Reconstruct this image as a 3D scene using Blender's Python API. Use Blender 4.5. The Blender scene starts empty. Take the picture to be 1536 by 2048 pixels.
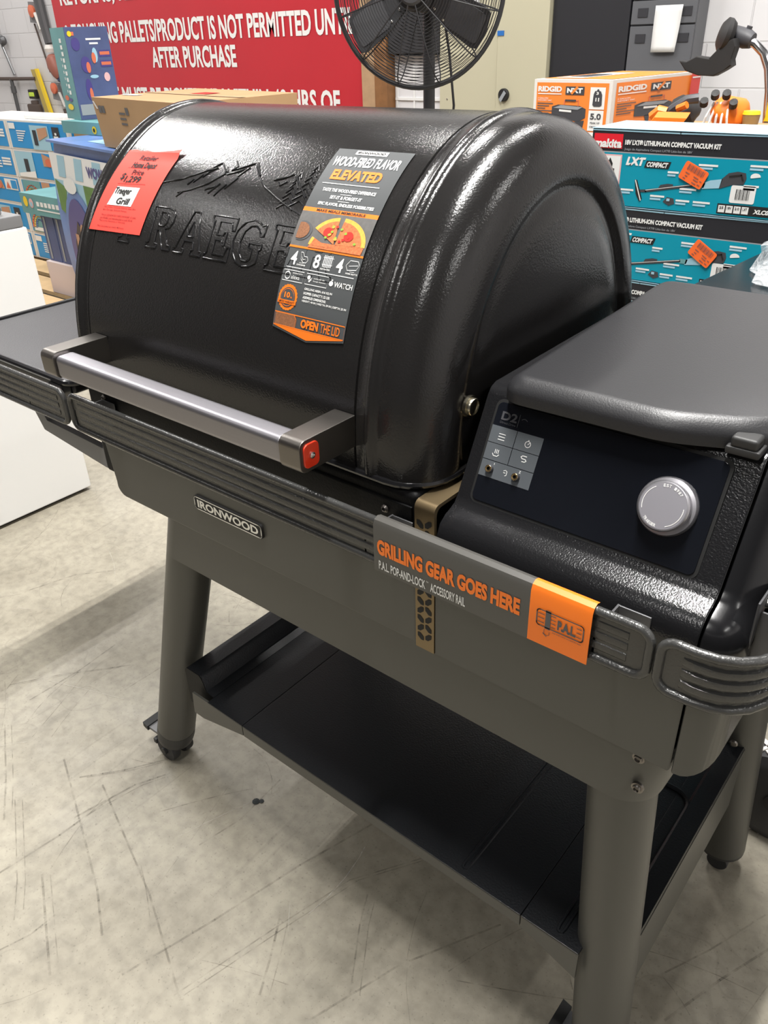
import bpy, bmesh, math, random
from mathutils import Vector, Matrix
random.seed(7)
C = bpy.context.scene.collection
S = bpy.context.scene
PI = math.pi

# ------------------------------------------------------------------ camera
YAW, PIT, ROL, FPX, CAMZ = 0.7074572, 0.5386506, 0.0347446, 1592.98, 1.26
cy, sy, cp, sp, cr, sr = math.cos(YAW), math.sin(YAW), math.cos(PIT), math.sin(PIT), math.cos(ROL), math.sin(ROL)
fw = Vector((-sy * cp, cy * cp, -sp)); r0 = Vector((cy, sy, 0)); d0 = fw.cross(r0)
rt = cr * r0 + sr * d0; dn = -sr * r0 + cr * d0
cam = bpy.data.cameras.new('camera'); camo = bpy.data.objects.new('camera', cam); C.objects.link(camo)
camo.matrix_world = Matrix(((rt.x, -dn.x, -fw.x, 0), (rt.y, -dn.y, -fw.y, 0), (rt.z, -dn.z, -fw.z, CAMZ), (0, 0, 0, 1)))
cam.sensor_fit = 'VERTICAL'; cam.sensor_height = 36.0; cam.lens = 36.0 * FPX / 2048.0
cam.clip_start = 0.02; cam.clip_end = 60
S.camera = camo

# ------------------------------------------------------------------ world, exposure
W = bpy.data.worlds.new('world'); S.world = W; W.use_nodes = True
W.node_tree.nodes['Background'].inputs[0].default_value = (0.9, 0.95, 1.0, 1)
W.node_tree.nodes['Background'].inputs[1].default_value = 0.10
S.view_settings.view_transform = 'Standard'; S.view_settings.look = 'None'
S.view_settings.exposure = -0.32; S.view_settings.gamma = 1.0; S.view_settings.use_curve_mapping = False
S.cycles.use_denoising = True

# ------------------------------------------------------------------ ceiling lamps (x, y, length along x, length along y, watts)
LAMP_Z = 4.3
LAMPS = [(-0.5, -2.9, 0.15, 1.8, 70), (-0.5, 0.7, 0.15, 1.8, 370), (-0.5, 3.3, 0.15, 1.8, 70),
         (-5.0, -1.6, 0.15, 1.8, 40), (-5.0, 1.6, 0.15, 1.8, 190), (-7.6, 3.2, 0.15, 1.8, 100), (3.2, -1.0, 0.15, 1.8, 50), (3.2, 2.4, 0.15, 1.8, 60), (-2.7, 2.7, 0.15, 1.2, 80)]  # last entry is an added fill lamp that brightens the background

# ------------------------------------------------------------------ materials
def nodes(name):
    m = bpy.data.materials.new(name); m.use_nodes = True
    nt = m.node_tree; b = nt.nodes['Principled BSDF']
    return m, nt, b
def mat(name, col, rough=0.5, metal=0.0, bump=None, vary=None, coat=0.0, spec=0.5, alpha=1.0, trans=0.0):
    """bump=(scale, strength, distance)  vary=(scale, amount)"""
    m, nt, b = nodes(name)
    c = (col[0], col[1], col[2], 1)
    b.inputs['Base Color'].default_value = c; b.inputs['Roughness'].default_value = rough
    b.inputs['Metallic'].default_value = metal; b.inputs['Coat Weight'].default_value = coat
    b.inputs['Specular IOR Level'].default_value = spec; b.inputs['Alpha'].default_value = alpha
    b.inputs['Transmission Weight'].default_value = trans
    tc = nt.nodes.new('ShaderNodeTexCoord')
    if vary:
        n = nt.nodes.new('ShaderNodeTexNoise'); n.inputs['Scale'].default_value = vary[0]; n.inputs['Detail'].default_value = 4
        nt.links.new(tc.outputs['Object'], n.inputs['Vector'])
        mx = nt.nodes.new('ShaderNodeMix'); mx.data_type = 'RGBA'
        k = vary[1]
        mx.inputs['A'].default_value = (c[0] * (1 - k), c[1] * (1 - k), c[2] * (1 - k), 1)
        mx.inputs['B'].default_value = (min(1, c[0] * (1 + k)), min(1, c[1] * (1 + k)), min(1, c[2] * (1 + k)), 1)
        nt.links.new(n.outputs['Fac'], mx.inputs['Factor']); nt.links.new(mx.outputs['Result'], b.inputs['Base Color'])
    if bump:
        n = nt.nodes.new('ShaderNodeTexNoise'); n.inputs['Scale'].default_value = bump[0]; n.inputs['Detail'].default_value = 2
        nt.links.new(tc.outputs['Object'], n.inputs['Vector'])
        bp = nt.nodes.new('ShaderNodeBump'); bp.inputs['Strength'].default_value = bump[1]; bp.inputs['Distance'].default_value = bump[2]
        nt.links.new(n.outputs['Fac'], bp.inputs['Height']); nt.links.new(bp.outputs['Normal'], b.inputs['Normal'])
    return m
def brushed(name, col, rough, axis='X'):
    m = mat(name, col, rough, 1.0)
    nt = m.node_tree; b = nt.nodes['Principled BSDF']
    tc = nt.nodes.new('ShaderNodeTexCoord'); mp = nt.nodes.new('ShaderNodeMapping')
    mp.inputs['Scale'].default_value = (8, 900, 900) if axis == 'X' else (900, 8, 900)
    n = nt.nodes.new('ShaderNodeTexNoise'); n.inputs['Scale'].default_value = 1; n.inputs['Detail'].default_value = 3
    nt.links.new(tc.outputs['Object'], mp.inputs['Vector']); nt.links.new(mp.outputs['Vector'], n.inputs['Vector'])
    bp = nt.nodes.new('ShaderNodeBump'); bp.inputs['Strength'].default_value = 0.25; bp.inputs['Distance'].default_value = 0.0004
    nt.links.new(n.outputs['Fac'], bp.inputs['Height']); nt.links.new(bp.outputs['Normal'], b.inputs['Normal'])
    return m

M = {}
M['black'] = mat('black_powder_coat', (0.016, 0.0152, 0.015), 0.18, bump=(470, 0.55, 0.00042))
M['black_rough'] = mat('black_textured_coat', (0.010, 0.010, 0.011), 0.19, bump=(560, 0.6, 0.0004))
M['black_smooth'] = mat('black_enamel', (0.009, 0.009, 0.010), 0.20, bump=(300, 0.10, 0.0003))
M['lid'] = mat('hopper_lid_coat', (0.021, 0.021, 0.023), 0.38, bump=(650, 0.5, 0.0003))
M['taupe'] = mat('taupe_paint', (0.062, 0.061, 0.053), 0.40, bump=(900, 0.12, 0.0002), spec=0.55)
M['rail'] = mat('rail_coat', (0.068, 0.068, 0.066), 0.25, 0.35, bump=(380, 0.7, 0.0006))
M['bronze'] = mat('bronze_band', (0.21, 0.155, 0.085), 0.38, 0.75)
M['dark'] = mat('dark_void', (0.004, 0.004, 0.004), 0.7)
M['rubber'] = mat('dark_rubber', (0.03, 0.03, 0.03), 0.5)
M['shelf_black'] = mat('shelf_black_coat', (0.007, 0.008, 0.010), 0.34, bump=(330, 0.6, 0.0006))
M['side_shelf'] = mat('side_shelf_coat', (0.016, 0.016, 0.019), 0.36, bump=(500, 0.5, 0.0006))
M['steel'] = brushed('brushed_steel', (0.33, 0.32, 0.345), 0.42, 'X')
M['bracket'] = brushed('brushed_dark_steel', (0.20, 0.185, 0.17), 0.36, 'Y')
M['chrome'] = mat('bright_steel', (0.62, 0.61, 0.58), 0.22, 1.0)
M['brass'] = mat('brass', (0.75, 0.52, 0.24), 0.25, 1.0)
M['nickel'] = mat('nickel_ring', (0.50, 0.46, 0.36), 0.25, 1.0)
M['red_lens'] = mat('red_lens', (0.62, 0.035, 0.012), 0.18, coat=0.6)
M['silver'] = mat('silver_dial', (0.50, 0.49, 0.52), 0.34, 0.9)
M['silver_face'] = mat('silver_dial_face', (0.42, 0.41, 0.45), 0.42, 0.7)
M['glass_black'] = mat('black_glass', (0.006, 0.007, 0.010), 0.06, vary=(9, 0.3))
M['pad'] = mat('grey_touch_pad', (0.095, 0.105, 0.115), 0.30)
M['white'] = mat('white_print', (0.80, 0.80, 0.78), 0.5)
M['cream'] = mat('cream_metal', (0.86, 0.84, 0.76), 0.4)
M['firebox'] = mat('matt_black', (0.0035, 0.0035, 0.004), 0.55, bump=(400, 0.5, 0.0006), spec=0.2)
M['orange'] = mat('orange_print', (0.98, 0.21, 0.015), 0.45)
M['label_grey'] = mat('label_grey', (0.075, 0.080, 0.083), 0.42)
M['sleeve'] = mat('sleeve_grey', (0.080, 0.077, 0.070), 0.34)
M['ink'] = mat('ink_black', (0.012, 0.011, 0.011), 0.6)
M['ink_grey'] = mat('ink_grey', (0.10, 0.10, 0.105), 0.5)
M['tag_red'] = mat('red_paper', (0.92, 0.075, 0.055), 0.55)
M['tag_ink'] = mat('dark_red_ink', (0.05, 0.004, 0.008), 0.6)
M['banner'] = mat('red_banner', (0.50, 0.022, 0.034), 0.38, vary=(1.3, 0.12))
M['wall_white'] = mat('painted_block', (0.68, 0.67, 0.68), 0.6)
M['beige'] = mat('beige_enamel', (0.50, 0.47, 0.34), 0.45)
M['cab_black'] = mat('cabinet_black', (0.018, 0.018, 0.022), 0.5)
M['cab_grey'] = mat('cabinet_grey', (0.105, 0.108, 0.118), 0.5)
M['cab_grey_dk'] = mat('cabinet_recess', (0.025, 0.025, 0.03), 0.6)
M['card'] = mat('cardboard', (0.42, 0.26, 0.13), 0.8, vary=(6, 0.12))
M['wood'] = mat('wood_post', (0.22, 0.10, 0.035), 0.65, vary=(20, 0.35))
M['wood_lt'] = mat('wood_light', (0.42, 0.27, 0.15), 0.7, vary=(14, 0.25))
M['pallet'] = mat('pallet_wood', (0.55, 0.38, 0.20), 0.8, vary=(12, 0.25))
M['appl_white'] = mat('appliance_white', (0.78, 0.78, 0.77), 0.35)
M['appl_grey'] = mat('appliance_grey', (0.19, 0.19, 0.195), 0.5)
M['box_orange'] = mat('carton_orange', (0.86, 0.24, 0.035), 0.5)
M['box_white'] = mat('carton_white', (0.75, 0.72, 0.68), 0.55)
M['mk_teal'] = mat('carton_teal', (0.0, 0.285, 0.40), 0.4)
M['mk_black'] = mat('carton_black', (0.022, 0.022, 0.027), 0.42)
M['mk_red'] = mat('carton_red', (0.72, 0.015, 0.03), 0.4)
M['mk_pale'] = mat('pale_blue_tape', (0.35, 0.58, 0.70), 0.35)
M['pink'] = mat('pink_print', (0.75, 0.45, 0.45), 0.5)
M['sticker'] = mat('orange_sticker', (0.95, 0.16, 0.03), 0.5)
M['grey_print'] = mat('grey_print', (0.30, 0.32, 0.34), 0.5)
M['dk_print'] = mat('dark_grey_print', (0.055, 0.055, 0.062), 0.5)
M['blue_box'] = mat('carton_blue', (0.012, 0.27, 0.62), 0.4)
M['blue_lt'] = mat('carton_sky', (0.33, 0.55, 0.66), 0.4)
M['teal_box'] = mat('carton_sea_green', (0.13, 0.32, 0.33), 0.45, vary=(5, 0.3))
M['indigo'] = mat('carton_indigo', (0.075, 0.10, 0.22), 0.45, vary=(7, 0.45))
M['float_blue'] = mat('float_blue', (0.12, 0.22, 0.50), 0.3, vary=(9, 0.35))
M['purple'] = mat('float_purple', (0.07, 0.055, 0.22), 0.35)
M['green'] = mat('grass_green', (0.12, 0.24, 0.05), 0.5, vary=(16, 0.4))
M['skin'] = mat('tan_print', (0.50, 0.27, 0.16), 0.5)
M['yellow'] = mat('yellow_plastic', (0.85, 0.60, 0.02), 0.4)
M['yellow_dk'] = mat('yellow_worn', (0.45, 0.34, 0.09), 0.55)
M['brown_iron'] = mat('brown_iron', (0.08, 0.055, 0.045), 0.6)
M['pipe_grey'] = mat('pipe_grey', (0.11, 0.11, 0.115), 0.45, 0.4)
M['galv'] = mat('galvanised', (0.55, 0.56, 0.57), 0.3, 1.0)
M['alu'] = mat('aluminium_tube', (0.72, 0.72, 0.74), 0.18, 1.0)
M['pink_wash'] = mat('pale_pink_carton', (0.66, 0.56, 0.54), 0.6)
M['navy'] = mat('navy_plastic', (0.012, 0.03, 0.11), 0.4)
M['fan_dark'] = mat('fan_charcoal', (0.030, 0.030, 0.033), 0.45)
M['fan_blade'] = mat('fan_blade_grey', (0.060, 0.060, 0.065), 0.4)
M['blue_tape'] = mat('blue_tape', (0.02, 0.14, 0.45), 0.5)
M['crust'] = mat('pizza_crust', (0.80, 0.42, 0.07), 0.5, vary=(300, 0.35))
M['sauce'] = mat('pizza_topping', (0.62, 0.17, 0.06), 0.5, vary=(420, 0.7))
M['tomato'] = mat('tomato', (0.65, 0.03, 0.02), 0.4)
M['pepper'] = mat('pepper_green', (0.25, 0.42, 0.05), 0.5)
M['slate'] = mat('slate_print', (0.13, 0.125, 0.12), 0.5, vary=(160, 0.3))
M['spice'] = mat('spice_brown', (0.26, 0.11, 0.05), 0.6, vary=(600, 0.6))
M['spot'] = mat('tar_spot', (0.02, 0.025, 0.025), 0.7)
M['rainbow_r'] = mat('rainbow_red', (0.65, 0.16, 0.08), 0.5)
M['rainbow_y'] = mat('rainbow_yellow', (0.75, 0.5, 0.12), 0.5)
M['rainbow_b'] = mat('rainbow_blue', (0.14, 0.25, 0.5), 0.5)
M['red_band'] = mat('reddish_strap', (0.30, 0.11, 0.08), 0.5)
M['tyre'] = mat('tyre_rubber', (0.03, 0.03, 0.032), 0.6)
m_, nt_, b_ = nodes('clear_film')
M['film'] = m_
b_.inputs['Base Color'].default_value = (0.9, 0.93, 0.95, 1); b_.inputs['Roughness'].default_value = 0.12
b_.inputs['Alpha'].default_value = 0.30
_n = nt_.nodes.new('ShaderNodeTexNoise'); _n.inputs['Scale'].default_value = 28; _n.inputs['Detail'].default_value = 3; _n.inputs['Distortion'].default_value = 1.2
_t = nt_.nodes.new('ShaderNodeTexCoord'); nt_.links.new(_t.outputs['Object'], _n.inputs['Vector'])
_b = nt_.nodes.new('ShaderNodeBump'); _b.inputs['Strength'].default_value = 0.9; _b.inputs['Distance'].default_value = 0.02
nt_.links.new(_n.outputs['Fac'], _b.inputs['Height']); nt_.links.new(_b.outputs['Normal'], b_.inputs['Normal'])

def ramp(nt, src, stops):
    r = nt.nodes.new('ShaderNodeValToRGB'); e = r.color_ramp.elements
    while len(e) < len(stops): e.new(0.5)
    for k, (p, c) in enumerate(stops): e[k].position = p; e[k].color = c
    nt.links.new(src, r.inputs['Fac']); return r.outputs['Color']
def mixc(nt, a, b, fac, mode='MIX'):
    x = nt.nodes.new('ShaderNodeMix'); x.data_type = 'RGBA'; x.blend_type = mode
    for s, v in (('A', a), ('B', b), ('Factor', fac)):
        if hasattr(v, 'node'): nt.links.new(v, x.inputs[s])
        else: x.inputs[s].default_value = v
    return x.outputs['Result']
def concrete():
    m, nt, b = nodes('worn_concrete'); L = nt.links
    tc = nt.nodes.new('ShaderNodeTexCoord').outputs['Object']
    def noise(scale, det=4, dist=0.0, sc=None, rot=0, rough=0.55):
        v = tc
        if sc:
            mp = nt.nodes.new('ShaderNodeMapping'); mp.inputs['Scale'].default_value = sc; mp.inputs['Rotation'].default_value = (0, 0, rot)
            L.new(tc, mp.inputs['Vector']); v = mp.outputs['Vector']
        n = nt.nodes.new('ShaderNodeTexNoise'); n.inputs['Scale'].default_value = scale; n.inputs['Detail'].default_value = det
        n.inputs['Distortion'].default_value = dist; n.inputs['Roughness'].default_value = rough
        L.new(v, n.inputs['Vector']); return n.outputs['Fac']
    g = lambda v: (v, v, v, 1)
    base = ramp(nt, noise(3.2, 6, 0.3), [(0.3, (0.27, 0.243, 0.188, 1)), (0.5, (0.345, 0.314, 0.248, 1)), (0.72, (0.415, 0.382, 0.305, 1))])
    fine = ramp(nt, noise(38, 5), [(0.3, g(0.80)), (0.6, g(1.06))])
    c = mixc(nt, base, fine, 1.0, 'MULTIPLY')
    # aggregate speckle
    sp_ = ramp(nt, noise(190, 2), [(0.30, g(0.62)), (0.38, g(1.0))])
    c = mixc(nt, c, sp_, 0.6, 'MULTIPLY')
    # thin scratch and drag marks: contour lines of stretched noise
    for sc, rot, lo, hi, k in (((1, 0.12, 1), 0.5, 0.497, 0.503, 0.35), ((1, 1, 1), 0, 0.4975, 0.5025, 0.3)):
        ln = ramp(nt, noise(5.5, 2, 0.2, sc, rot), [(lo - 0.005, g(1)), (lo, g(0.58)), (hi, g(0.58)), (hi + 0.005, g(1))])
        patch = ramp(nt, noise(2.0, 2, 0, (1, 1, 1), rot + 1), [(0.45, g(0)), (0.6, g(k))])
        mk = mixc(nt, g(1), ln, patch)
        c = mixc(nt, c, mk, 1.0, 'MULTIPLY')
    st = ramp(nt, noise(1.1, 3, 0.6), [(0.35, g(0.80)), (0.55, g(1.0))])
    c = mixc(nt, c, st, 0.7, 'MULTIPLY')
    L.new(c, b.inputs['Base Color'])
    ro = ramp(nt, noise(6, 4), [(0.3, g(0.38)), (0.7, g(0.58))]); L.new(ro, b.inputs['Roughness'])
    bp = nt.nodes.new('ShaderNodeBump'); bp.inputs['Strength'].default_value = 0.2; bp.inputs['Distance'].default_value = 0.002
    L.new(noise(60, 4), bp.inputs['Height']); L.new(bp.outputs['Normal'], b.inputs['Normal'])
    return m
M['concrete'] = concrete()
def blockwall():
    m, nt, b = nodes('painted_block_wall'); L = nt.links
    tc = nt.nodes.new('ShaderNodeTexCoord'); mp = nt.nodes.new('ShaderNodeMapping')
    sx = nt.nodes.new('ShaderNodeSeparateXYZ'); cb = nt.nodes.new('ShaderNodeCombineXYZ')
    L.new(tc.outputs['Object'], sx.inputs['Vector']); L.new(sx.outputs['X'], cb.inputs['X']); L.new(sx.outputs['Z'], cb.inputs['Y'])
    L.new(cb.outputs['Vector'], mp.inputs['Vector']); mp.inputs['Location'].default_value = (0.1, 0.02, 0)
    br = nt.nodes.new('ShaderNodeTexBrick'); L.new(mp.outputs['Vector'], br.inputs['Vector'])
    br.inputs['Scale'].default_value = 1.0; br.inputs['Mortar Size'].default_value = 0.005; br.inputs['Mortar Smooth'].default_value = 0.4
    br.inputs['Brick Width'].default_value = 0.40; br.inputs['Row Height'].default_value = 0.20
    br.inputs['Color1'].default_value = (0.66, 0.65, 0.66, 1); br.inputs['Color2'].default_value = (0.70, 0.69, 0.70, 1); br.inputs['Mortar'].default_value = (0.62, 0.61, 0.62, 1)
    L.new(br.outputs['Color'], b.inputs['Base Color']); b.inputs['Roughness'].default_value = 0.55
    bp = nt.nodes.new('ShaderNodeBump'); bp.invert = True; bp.inputs['Strength'].default_value = 0.6; bp.inputs['Distance'].default_value = 0.006
    L.new(br.outputs['Fac'], bp.inputs['Height']); L.new(bp.outputs['Normal'], b.inputs['Normal'])
    return m
M['block'] = blockwall()

# ------------------------------------------------------------------ text outlines (Blender's own built-in font)
_tc = {}
def text2d(body, bold=0.0):
    k = (body, bold)
    if k in _tc: return _tc[k]
    cu = bpy.data.curves.new('txt', 'FONT'); cu.body = body; cu.size = 1.0; cu.offset = bold; cu.resolution_u = 3
    o = bpy.data.objects.new('txt', cu); C.objects.link(o)
    dg = bpy.context.evaluated_depsgraph_get(); dg.update()
    me = o.evaluated_get(dg).to_mesh()
    vs = [(v.co.x, v.co.y) for v in me.vertices]; fs = [tuple(p.vertices) for p in me.polygons]
    o.evaluated_get(dg).to_mesh_clear(); bpy.data.objects.remove(o); bpy.data.curves.remove(cu)
    x0 = min(v[0] for v in vs); x1 = max(v[0] for v in vs); y0 = min(v[1] for v in vs); y1 = max(v[1] for v in vs)
    vs = [((x - x0) / (x1 - x0), (y - y0) / max(1e-6, y1 - y0)) for x, y in vs]
    _tc[k] = (vs, fs, (x1 - x0) / max(1e-6, (y1 - y0))); return _tc[k]

# ------------------------------------------------------------------ mesh builder
_bx = {}
class MB:
    def __init__(s): s.v = []; s.f = []; s.m = []
    def add(s, vs, fs, mi=0):
        n = len(s.v); s.v += [tuple(v) for v in vs]; s.f += [tuple(i + n for i in f) for f in fs]; s.m += [mi] * len(fs); return s
    def bm(s, b, mi=0):
        b.verts.ensure_lookup_table(); b.verts.index_update()
        s.add([v.co.copy() for v in b.verts], [[v.index for v in f.verts] for f in b.faces], mi); b.free(); return s
    def box(s, x0, x1, y0, y1, z0, z1, mi=0, bev=0.0, seg=2):
        if bev <= 0:
            return s.add([(x0, y0, z0), (x1, y0, z0), (x1, y1, z0), (x0, y1, z0), (x0, y0, z1), (x1, y0, z1), (x1, y1, z1), (x0, y1, z1)],
                         [(0, 3, 2, 1), (4, 5, 6, 7), (0, 1, 5, 4), (1, 2, 6, 5), (2, 3, 7, 6), (3, 0, 4, 7)], mi)
        b = bmesh.new(); bmesh.ops.create_cube(b, size=1)
        for v in b.verts: v.co = Vector(((x0 + x1) / 2 + v.co.x * (x1 - x0), (y0 + y1) / 2 + v.co.y * (y1 - y0), (z0 + z1) / 2 + v.co.z * (z1 - z0)))
        bmesh.ops.bevel(b, geom=b.edges[:], offset=bev, segments=seg, profile=0.5, affect='EDGES')
        return s.bm(b, mi)
    def obox(s, o, U, V, N, mi=0):
        """box from a corner and three edge vectors"""
        o, U, V, N = Vector(o), Vector(U), Vector(V), Vector(N)
        p = [o, o + U, o + U + V, o + V]; p += [q + N for q in p]
        return s.add(p, [(0, 3, 2, 1), (4, 5, 6, 7), (0, 1, 5, 4), (1, 2, 6, 5), (2, 3, 7, 6), (3, 0, 4, 7)], mi)
    def prism(s, poly, f0, f1, mi=0, bev=0.0, seg=2):
        """polygon (2D list) extruded between maps f0(u,v) and f1(u,v)"""
        n = len(poly)
        vs = [f0(*p) for p in poly] + [f1(*p) for p in poly]
        fs = [tuple(range(n))[::-1], tuple(range(n, 2 * n))] + [(i, (i + 1) % n, n + (i + 1) % n, n + i) for i in range(n)]
        if bev <= 0: return s.add(vs, fs, mi)
        b = bmesh.new(); bv = [b.verts.new(v) for v in vs]
        for f in fs: b.faces.new([bv[i] for i in f])
        bmesh.ops.recalc_face_normals(b, faces=b.faces[:])
        cap = list(b.faces)[:2]; ed = set(e for f in cap for e in f.edges)
        bmesh.ops.bevel(b, geom=list(ed), offset=bev, segments=seg, profile=0.5, affect='EDGES')
        return s.bm(b, mi)
    def tube(s, pts, r, mi=0, seg=8, closed=False, caps=True, flat=None):
        pts = [Vector(p) for p in pts]; n = len(pts); rings = []; up = None
        for i, p in enumerate(pts):
            a = pts[i - 1] if (i > 0 or closed) else p; c = pts[(i + 1) % n] if (i < n - 1 or closed) else p
            t = (c - a).normalized()
            if up is None:
                up = Vector((0, 0, 1)) if abs(t.z) < 0.9 else Vector((0, 1, 0))
            sd = t.cross(up)
            if sd.length < 1e-5: sd = t.orthogonal()
            sd.normalize(); u2 = sd.cross(t).normalized(); up = u2
            rr = r[i] if isinstance(r, (list, tuple)) else r
            rings.append([p + sd * math.cos(2 * PI * k / seg) * rr + u2 * math.sin(2 * PI * k / seg) * rr for k in range(seg)])
        return s.loft(rings, mi, caps=caps and not closed, wrap=closed)
    def loft(s, rings, mi=0, caps=True, wrap=False, mif=None):
        k = len(rings[0]); n = len(s.v); s.v += [tuple(v) for r in rings for v in r]
        R = len(rings)
        for i in range(R if wrap else R - 1):
            for j in range(k):
                a = n + i * k + j; b = n + i * k + (j + 1) % k; c = n + ((i + 1) % R) * k + (j + 1) % k; d = n + ((i + 1) % R) * k + j
                s.f.append((a, b, c, d)); s.m.append(mif(i, j) if mif else mi)
        if caps:
            s.f.append(tuple(n + j for j in range(k))[::-1]); s.m.append(mi)
            s.f.append(tuple(n + (R - 1) * k + j for j in range(k))); s.m.append(mi)
        return s
    def cyl(s, p0, p1, r0, r1=None, mi=0, seg=24):
        r1 = r0 if r1 is None else r1
        return s.tube([p0, p1], [r0, r1], mi, seg)
    def lathe(s, prof, o, ax, mi=0, seg=28, caps=True):
        o, ax = Vector(o), Vector(ax).normalized(); u = ax.orthogonal().normalized(); w = ax.cross(u)
        rings = [[o + ax * h + u * math.cos(2 * PI * k / seg) * r + w * math.sin(2 * PI * k / seg) * r for k in range(seg)] for r, h in prof]
        return s.loft(rings, mi, caps)
    def poly(s, pts, f, mi=0): return s.add([f(*p) for p in pts], [tuple(range(len(pts)))], mi)
    def grid(s, f, u0, u1, v0, v1, nu, nv, mi=0):
        vs = [f(u0 + (u1 - u0) * i / nu, v0 + (v1 - v0) * j / nv) for j in range(nv + 1) for i in range(nu + 1)]
        return s.add(vs, [(j * (nu + 1) + i, j * (nu + 1) + i + 1, (j + 1) * (nu + 1) + i + 1, (j + 1) * (nu + 1) + i) for j in range(nv) for i in range(nu)], mi)
    def rect(s, f, u0, u1, v0, v1, mi=0): return s.add([f(u0, v0), f(u1, v0), f(u1, v1), f(u0, v1)], [(0, 1, 2, 3)], mi)
    def disc(s, f, cu, cv, ru, rv, mi=0, n=20, a0=0.0, a1=2 * PI):
        full = abs(a1 - a0 - 2 * PI) < 1e-6
        p = [(cu + ru * math.cos(a0 + (a1 - a0) * k / n), cv + rv * math.sin(a0 + (a1 - a0) * k / n)) for k in range(n if full else n + 1)]
        return s.poly(p, f, mi)
    def line(s, f, pts, w, mi=0, closed=False):
        """flat stroke of width w along 2D points"""
        pts = list(pts)
        if closed: pts = pts + [pts[0]]
        for (a, b) in zip(pts[:-1], pts[1:]):
            dx, dy = b[0] - a[0], b[1] - a[1]; l = math.hypot(dx, dy) or 1; nx, ny = -dy / l * w / 2, dx / l * w / 2
            ex, ey = dx / l * w * 0.3, dy / l * w * 0.3
            s.add([f(a[0] - nx - ex, a[1] - ny - ey), f(b[0] - nx + ex, b[1] - ny + ey), f(b[0] + nx + ex, b[1] + ny + ey), f(a[0] + nx - ex, a[1] + ny - ey)], [(0, 1, 2, 3)], mi)
        return s
    def text(s, body, f, u0, u1, v0, v1, mi=0, bold=0.0, slant=0.0):
        vs, fs, asp = text2d(body, bold)
        return s.add([f(u0 + (u1 - u0) * x + slant * (v1 - v0) * y, v0 + (v1 - v0) * y) for x, y in vs], fs, mi)
    def build(s, name, mats, parent=None, ang=32, wn=True):
        me = bpy.data.meshes.new(name); me.from_pydata(s.v, [], s.f)
        if not isinstance(mats, (list, tuple)): mats = [mats]
        for m in mats: me.materials.append(M[m] if isinstance(m, str) else m)
        me.polygons.foreach_set('material_index', s.m)
        b = bmesh.new(); b.from_mesh(me); bmesh.ops.recalc_face_normals(b, faces=b.faces[:]); b.to_mesh(me); b.free()
        me.shade_smooth(); me.set_sharp_from_angle(angle=math.radians(ang))
        o = bpy.data.objects.new(name, me); C.objects.link(o)
        if parent:
            r = parent
            off = Vector((0, 0, 0))
            while r: off += Vector(r.location); r = r.parent
            me.transform(Matrix.Translation(-off)); o.parent = parent
        if wn:
            w = o.modifiers.new('normals', 'WEIGHTED_NORMAL'); w.keep_sharp = True
        return o
def tag(o, label, cat, group=None, kind=None):
    if label: o['label'] = label
    if cat: o['category'] = cat
    if group: o['group'] = group
    if kind: o['kind'] = kind
    return o
def thing(name, label, cat, loc=(0, 0, 0), group=None):
    o = bpy.data.objects.new(name, None); C.objects.link(o); o.location = loc; o.empty_display_size = 0.05
    return tag(o, label, cat, group)
def struct(o): o['kind'] = 'structure'; return o
def lab(o, t): o['label'] = t; return o
def copy_tree(o, loc=None, parent=None):
    c = o.copy(); C.objects.link(c)
    if parent: c.parent = parent
    if loc is not None: c.location = loc
    for ch in [x for x in bpy.data.objects if x.parent == o]: copy_tree(ch, None, c)
    return c
def arc(cx, cz, r, a0, a1, n):
    return [(cx + r * math.cos(a0 + (a1 - a0) * k / n), cz + r * math.sin(a0 + (a1 - a0) * k / n)) for k in range(n + 1)]
def rrect(u0, u1, v0, v1, r, n=5):
    return arc(u1 - r, v0 + r, r, -PI / 2, 0, n) + arc(u1 - r, v1 - r, r, 0, PI / 2, n) + arc(u0 + r, v1 - r, r, PI / 2, PI, n) + arc(u0 + r, v0 + r, r, PI, 1.5 * PI, n)
def plane(o, U, V):
    o, U, V = Vector(o), Vector(U), Vector(V); N = U.cross(V).normalized()
    return lambda off=0.0: (lambda u, v: o + U * u + V * v + N * off)

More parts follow.
